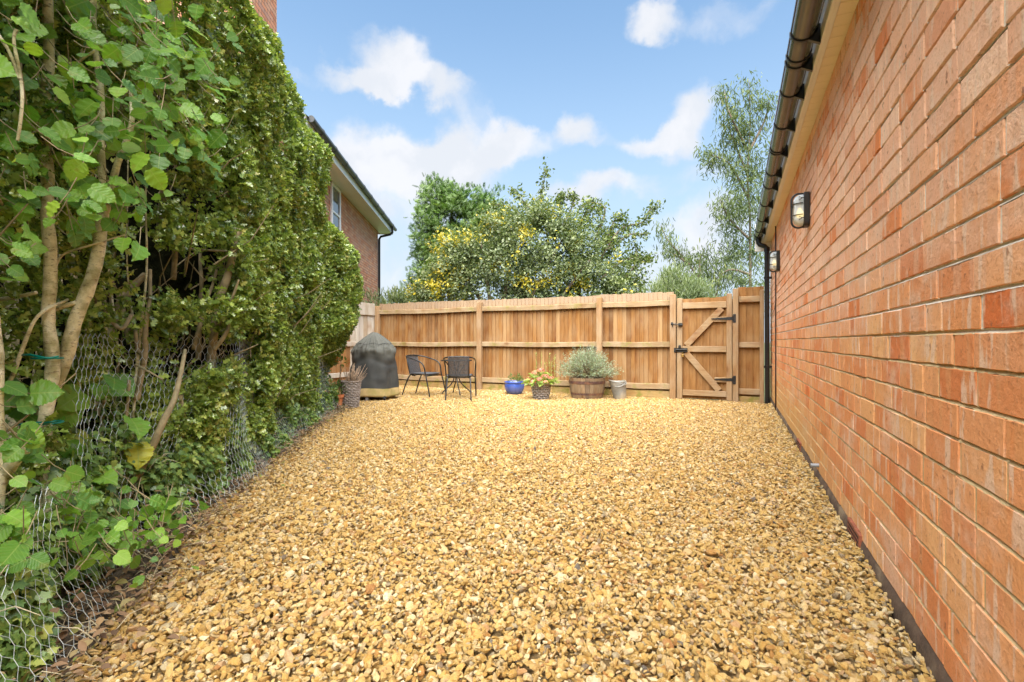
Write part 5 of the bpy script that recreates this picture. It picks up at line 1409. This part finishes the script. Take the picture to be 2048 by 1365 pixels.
stems(haz, HZ, [
    ([(72, 1190, 1.93), (76, 1000, 1.93), (92, 850, 1.93), (101, 720, 1.93), (100, 600, 1.93), (96, 450, 1.93), (92, 300, 1.93), (94, 120, 1.93), (96, -60, 1.9)], .040, .026),
    ([(30, 1100, 2.0), (60, 900, 2.02), (110, 760, 2.02), (150, 660, 2.02), (188, 540, 2.03), (205, 430, 2.05)], .046, .032),
    ([(205, 430, 2.05), (202, 300, 2.05), (198, 160, 2.05), (190, 40, 2.05), (188, -80, 2.05)], .022, .016),
    ([(205, 450, 2.05), (232, 340, 2.05), (258, 250, 2.05), (262, 180, 2.1)], .022, .012),
    ([(-10, 1100, 1.7), (0, 900, 1.7), (-4, 760, 1.7), (-12, 600, 1.7)], .028, .02),
    ([(20, 980, 2.5), (24, 800, 2.5), (22, 650, 2.5), (25, 520, 2.5), (15, 300, 2.5)], .045, .03),
    ([(-20, 620, 1.95), (40, 622, 1.95), (90, 625, 1.98), (155, 606, 2.0)], .018, .014),
    ([(-10, 600, 1.9), (30, 595, 1.9), (70, 585, 1.88)], .013, .010),
    ([(-10, 980, 1.75), (20, 930, 1.7), (60, 890, 1.72)], .035, .03),
    ([(10, 780, 1.85), (45, 690, 1.85), (80, 630, 1.87), (140, 600, 2.0)], .012, .008),
    ([(36, 60, 1.5), (30, 90, 1.5), (42, 190, 1.5), (38, 240, 1.5), (30, 280, 1.5)], .007, .006),
    ([(-5, 60, 1.5), (18, 100, 1.5), (36, 160, 1.5)], .009, .006),
    ([(148, 480, 2.2), (145, 400, 2.2), (150, 320, 2.2)], .012, .009), ([(170, 430, 2.2), (165, 360, 2.2), (140, 330, 2.2)], .012, .008),
    ([(110, 540, 2.0), (125, 510, 2.0), (180, 490, 2.0), (250, 470, 2.1)], .008, .004), ([(60, 480, 2.2), (30, 420, 2.2), (10, 330, 2.2)], .02, .014),
    ([(96, 230, 1.95), (140, 140, 2.0), (190, 100, 2.0)], .012, .006), ([(0, 390, 1.9), (40, 350, 1.9), (90, 330, 1.9)], .012, .008)], m_hbark)
for k in range(11):
    px_ = random.choice([random.uniform(-10, 70), random.uniform(125, 185), random.uniform(225, 300)]); w_k = random.uniform(2.35, 2.8); x0_, y0_ = G(px_, w_k)
    r_k = random.uniform(.004, .009); q = MB(); lx, ly = random.uniform(-.18, .18), random.uniform(-.15, .15); pts_ = [Vector((x0_, y0_, .03))]
    for i_ in range(1, 6): pts_.append(Vector((x0_ + lx * i_ / 5 + random.uniform(-.035, .035), y0_ + ly * i_ / 5 + random.uniform(-.035, .035), i_ * random.uniform(.42, .48))))
    pts_ = smoothpts(pts_, 6); q.tube(pts_, list(np.linspace(r_k * 1.5, r_k * .4, len(pts_))), 7, wob=.05); q.build('stem', m_hbark, haz, smooth=True, origin=HZ)
stumpc = P(110, 975, 1.9)
q = MB(); q.tube([stumpc - Vector((0, 0, .42)), stumpc - Vector((0, 0, .1)), stumpc], [.05, .045, .042], 12); q.build('cut_stump', m_hbark, haz, smooth='auto', origin=HZ)
m_hleaf = leafmat('hazel_leaf', [(0, (.08, .19, .035)), (.35, (.14, .31, .045)), (.7, (.24, .44, .05)), (.9, (.38, .55, .07)), (1, (.72, .60, .07))], rough=.40, trans=.42, veins=True)
P_, F_, N_, S_ = [], [], [], []; q = MB()
def leafy(px, py, w, k, spx, spy, size, sw=.12):
    for _ in range(int(k * 2.3)):
        qx = px + random.gauss(0, spx)
        if (abs(qx - 97) < 34 or abs(qx - 204) < 20) and random.random() < .72: continue
        c = P(qx, py + random.gauss(0, spy), w + random.gauss(0, sw)); a = random.uniform(0, 6.28)
        out_ = Vector((HN[0], HN[1], 0)) * random.uniform(.1, .9) + Vector((math.cos(a), math.sin(a), 0)) * .8 + Vector((0, 0, random.uniform(-1.0, .1)))
        nn = Vector((HN[0] * .9, HN[1] * .6 - .6, .45)) + Vector(unit(1)[0]) * .55
        P_.append(c); F_.append(out_); N_.append(nn); S_.append(size * random.uniform(.7, 1.25))
        if random.random() < .6: q.tube([c, c - out_.normalized() * .035 + Vector((0, 0, .01)), c - out_.normalized() * .07 + Vector((0, 0, .035))], .0016, 4, cap=False)
leafy(60, 200, 1.75, 26, 60, 120, .095); leafy(160, 130, 1.9, 30, 80, 70, .095); leafy(170, 210, 1.85, 24, 60, 50, .10); leafy(280, 140, 2.15, 30, 60, 70, .10)
leafy(200, 300, 1.9, 24, 60, 40, .095); leafy(330, 280, 2.2, 22, 50, 40, .10); leafy(60, 300, 1.6, 14, 50, 60, .095); leafy(150, 380, 1.85, 18, 60, 30, .095)
leafy(60, 420, 1.75, 16, 50, 40, .09); leafy(20, 520, 1.75, 8, 30, 30, .08); leafy(180, 450, 1.9, 10, 40, 30, .09); leafy(250, 30, 2.1, 26, 70, 40, .10); leafy(370, 90, 2.6, 22, 50, 70, .10)
leafy(430, 290, 2.9, 6, 25, 40, .13); leafy(30, 60, 1.6, 14, 40, 50, .10); leafy(250, 400, 2.0, 12, 40, 30, .08); leafy(30, 770, 1.85, 4, 20, 25, .13); leafy(320, 200, 2.2, 16, 60, 60, .1)
for (px, py, w, sz) in [(a_, b_, c_, d_ * 1.25) for a_, b_, c_, d_ in ((235, 765, 2.45, .21), (262, 828, 2.4, .22), (258, 885, 2.4, .17), (160, 800, 2.3, .17), (130, 835, 2.2, .16), (190, 770, 2.4, .15), (110, 935, 2.1, .17), (165, 930, 2.15, .17), (45, 760, 2.0, .14), (40, 800, 1.95, .14), (30, 775, 2.0, .12), (50, 930, 1.9, .13), (150, 870, 2.2, .14))]:
    for _ in range(2): P_.append(P(px + random.gauss(0, 14), py + random.gauss(0, 10), w + random.gauss(0, .06))); F_.append(Vector((random.uniform(-1, 1), random.uniform(-.6, .6), -.25))); N_.append(Vector((HN[0], HN[1] - .5, .5)) + Vector(unit(1)[0]) * .25); S_.append(sz * random.uniform(.8, 1.05))
leafy(90, 1050, 1.75, 46, 85, 42, .062, .10); leafy(210, 1080, 1.9, 40, 75, 36, .060, .10); leafy(30, 880, 1.6, 8, 35, 25, .085, .06); leafy(60, 990, 1.75, 22, 60, 35, .075, .08); leafy(300, 1040, 2.15, 14, 45, 25, .06, .06); leafy(20, 1060, 1.45, 12, 30, 40, .09, .06); leafy(300, 1010, 2.2, 5, 30, 20, .08, .05)
S_ = np.array(S_) * np.where(np.arange(len(S_)) % 3 == 0, .80, .60); N_ = np.array([list(a) for a in N_]); F_ = np.array([list(a) for a in F_]); P_ = np.array([list(a) for a in P_])
scatter('leaves', m_hleaf, haz, HAZEL, P_, F_, N_, S_, rng.beta(2.2, 2.6, len(P_)), origin=HZ, luv=True)
q.build('leaf_stalks', m_stem, haz, smooth=True, origin=HZ)['kind'] = 'stuff'

# --- ivy and undergrowth (uncountable)
m_ivy = leafmat('ivy_leaf', [(0, (.07, .13, .04)), (.4, (.13, .22, .06)), (.75, (.22, .33, .08)), (1, (.42, .46, .12))], rough=.35, trans=.2)
n = 33000; s_ = rng.uniform(.0, SL - .15, n)
zz = rng.beta(1.1, 2.1, n); hmax = np.interp(s_, [0, S_A, S_A + 1., S_A + 1.8, SL], [.46, .46, .90, .80, .55]); z = .03 + zz * hmax
pl = np.array([hl(a) for a in s_]); nzv = vnoise(np.stack([s_, z, z * 0], 1), 3.0, 2.2)
d = np.interp(s_, [0, S_A + .4, S_A + 1.2, SL], [.06, .05, -.03, .02]) + .30 * (z / .9) + rng.exponential(.07, n) - .12 * nzv + .03
near = s_ < S_A + .9; d = d + near * .02
keep = (nzv > rng.normal(-.18, .15, n)); s_, z, d, pl, nzv = s_[keep], z[keep], d[keep], pl[keep], nzv[keep]; n = len(z)
p = np.stack([pl[:, 0] - HN[0] * d, pl[:, 1] - HN[1] * d, z], 1); hn = np.tile(np.array([HN[0], HN[1], .55]), (n, 1))
iv = scatter('ivy', m_ivy, None, IVY, p, unit(n) * .8 + np.array([HN[0] * .4, HN[1] * .4, -.5]), hn + unit(n) * .55, rng.uniform(.022, .046, n), rng.random(n) * .8 + .25 * nzv + .05)
tag(iv, 'trailing ivy and undergrowth filling the foot of the hedge', kind='stuff')
# dry stems, grass and leaf litter
q = MB()
for k in range(1300):
    a = random.uniform(0, SL + .0); d = random.uniform(-.06, .45); p0 = hp(a, d, .02 + random.uniform(0, .35) * (d > .12)); v_ = Vector((random.uniform(-1, 1), random.uniform(-1, 1), random.uniform(-.3, .8))).normalized(); L_ = random.uniform(.04, .17)
    q.tube([p0, p0 + v_ * L_ * .5 + Vector((0, 0, .02)), p0 + v_ * L_ - Vector((0, 0, .01))], [.0022, .0018, .001], 3, cap=False)
o = q.build('dry_stems', simple('straw', (.44, .37, .24), .9, var=.4, scale=10), None, smooth=True); tag(o, 'thin dry stems and dead twigs tangled along the hedge bottom', kind='stuff')
n = 4200; s_ = rng.uniform(0, SL, n); d = rng.normal(.07, .12, n); pl = np.array([hl(a) for a in s_]); p = np.stack([pl[:, 0] - HN[0] * d, pl[:, 1] - HN[1] * d, rng.uniform(.02, .06, n) + rng.exponential(.03, n) * (d > .05)], 1)
m_litter = leafmat('dead_leaf', [(0, (.10, .055, .03)), (.5, (.22, .13, .07)), (.85, (.34, .22, .12)), (1, (.16, .2, .04))], rough=.8, trans=.1)
o = scatter('leaf_litter', m_litter, None, SIMPLE, p, unit(n) * np.array([1, 1, .3]), unit(n) * .5 + np.array([0, 0, 1.]), rng.uniform(.02, .045, n), rng.random(n)); tag(o, 'brown fallen leaves scattered between the hedge and the gravel', kind='stuff')

# --- chicken wire
m_wire = simple('galvanised_wire', (.50, .55, .55), .5, metal=.3, var=.2, scale=20, bump=.0)
WO = (*hl(2.5), 0)
wire = MB(); cw = .050; chh = cw * .866
s0w, s1w = S_A - .75, SL - .05
ncol = int((s1w - s0w) / cw)
def wsurf(a, z_):
    t_near = max(0, min(1, (S_A + .1 - a) / .5))
    hgt = 1.0
    d = .24 - .22 * max(0, min(1, (a - S_A - .5) / .8)) + .13 * max(0, min(1, (a - S_A - 1.6) / .8)) + .045 * mnoise.noise(Vector((a * 2.2, z_ * 2.5, 1))) + .012 * mnoise.noise(Vector((a * 6, z_ * 6, 1))) - .02
    d += .10 * min(1, z_)                      # leans back
    if z_ < .25: d -= (.25 - z_) * .45
    zz_ = z_ * (1 - .10 * abs(mnoise.noise(Vector((a * 1.3, 0, 3)))))
    d -= .12 * t_near * (1 if z_ < .5 else 0.4)
    return hp(a, d, zz_ + .02)
nrow = 22
def wseg(a, b_):
    pa, pb = wsurf(*a), wsurf(*b_); r = .0009
    dd = (pb - pa); 
    if dd.length < 1e-5: return
    dd.normalize(); u_ = dd.orthogonal().normalized(); v_ = dd.cross(u_)
    vs = [pa + u_ * r, pa + (-u_ * .5 + v_ * .87) * r, pa + (-u_ * .5 - v_ * .87) * r, pb + u_ * r, pb + (-u_ * .5 + v_ * .87) * r, pb + (-u_ * .5 - v_ * .87) * r]
    wire.add(vs, [(0, 1, 4, 3), (1, 2, 5, 4), (2, 0, 3, 5)], .5)
dyw = 1.02 / nrow
for r in range(nrow):
    for c_ in range(ncol):
        x = s0w + c_ * cw + (cw / 2 if r % 2 else 0); y = r * dyw
        # pointy-top hexagon lattice: upright twist plus two slants
        wseg((x, y + dyw * .33), (x, y + dyw)) if False else None
        if y > (1.1 if x > S_A + .12 else .42 + .05 * math.sin(x * 20)): continue
        wseg((x, y), (x, y + dyw * .5)); wseg((x, y + dyw * .5), (x + cw / 2, y + dyw)); wseg((x, y + dyw * .5), (x - cw / 2, y + dyw))
wr = wire.build('chicken_wire', m_wire, None, origin=WO); wr.location = WO
tag(wr, 'silvery hexagonal chicken wire netting along the foot of the hedge', 'wire netting')
# green ties holding the wire to the hazel
m_tie = simple('green_plastic', (.0, .22, .17), .35, var=.1)
for (pts, lab) in (([(40, 711, 1.86), (60, 710, 1.86), (90, 716, 1.865), (101, 717, 1.875), (118, 713, 1.885)], 'turquoise plastic tie, the upper one round the pale hazel trunk'), ([(27, 851, 1.86), (50, 848, 1.86), (80, 845, 1.868), (92, 846, 1.875), (112, 843, 1.885)], 'turquoise plastic tie, the lower one round the pale hazel trunk')):
    a0 = P(*pts[0]); q = MB(); q.tube([P(*a) for a in pts], [.0035, .0045, .004, .005, .003], 8)
    cc = P(95, pts[3][1], 1.93); rr = .047
    q.tube([cc + Vector((rr * math.cos(a), rr * math.sin(a), 0)) for a in np.linspace(0, 2 * math.pi, 24)[:-1]], .0032, 6, closed=True)
    o = q.build('cable_tie', m_tie, None, smooth=True, origin=a0); o.location = a0; tag(o, lab, 'cable tie', 'green ties on the hazel trunk')
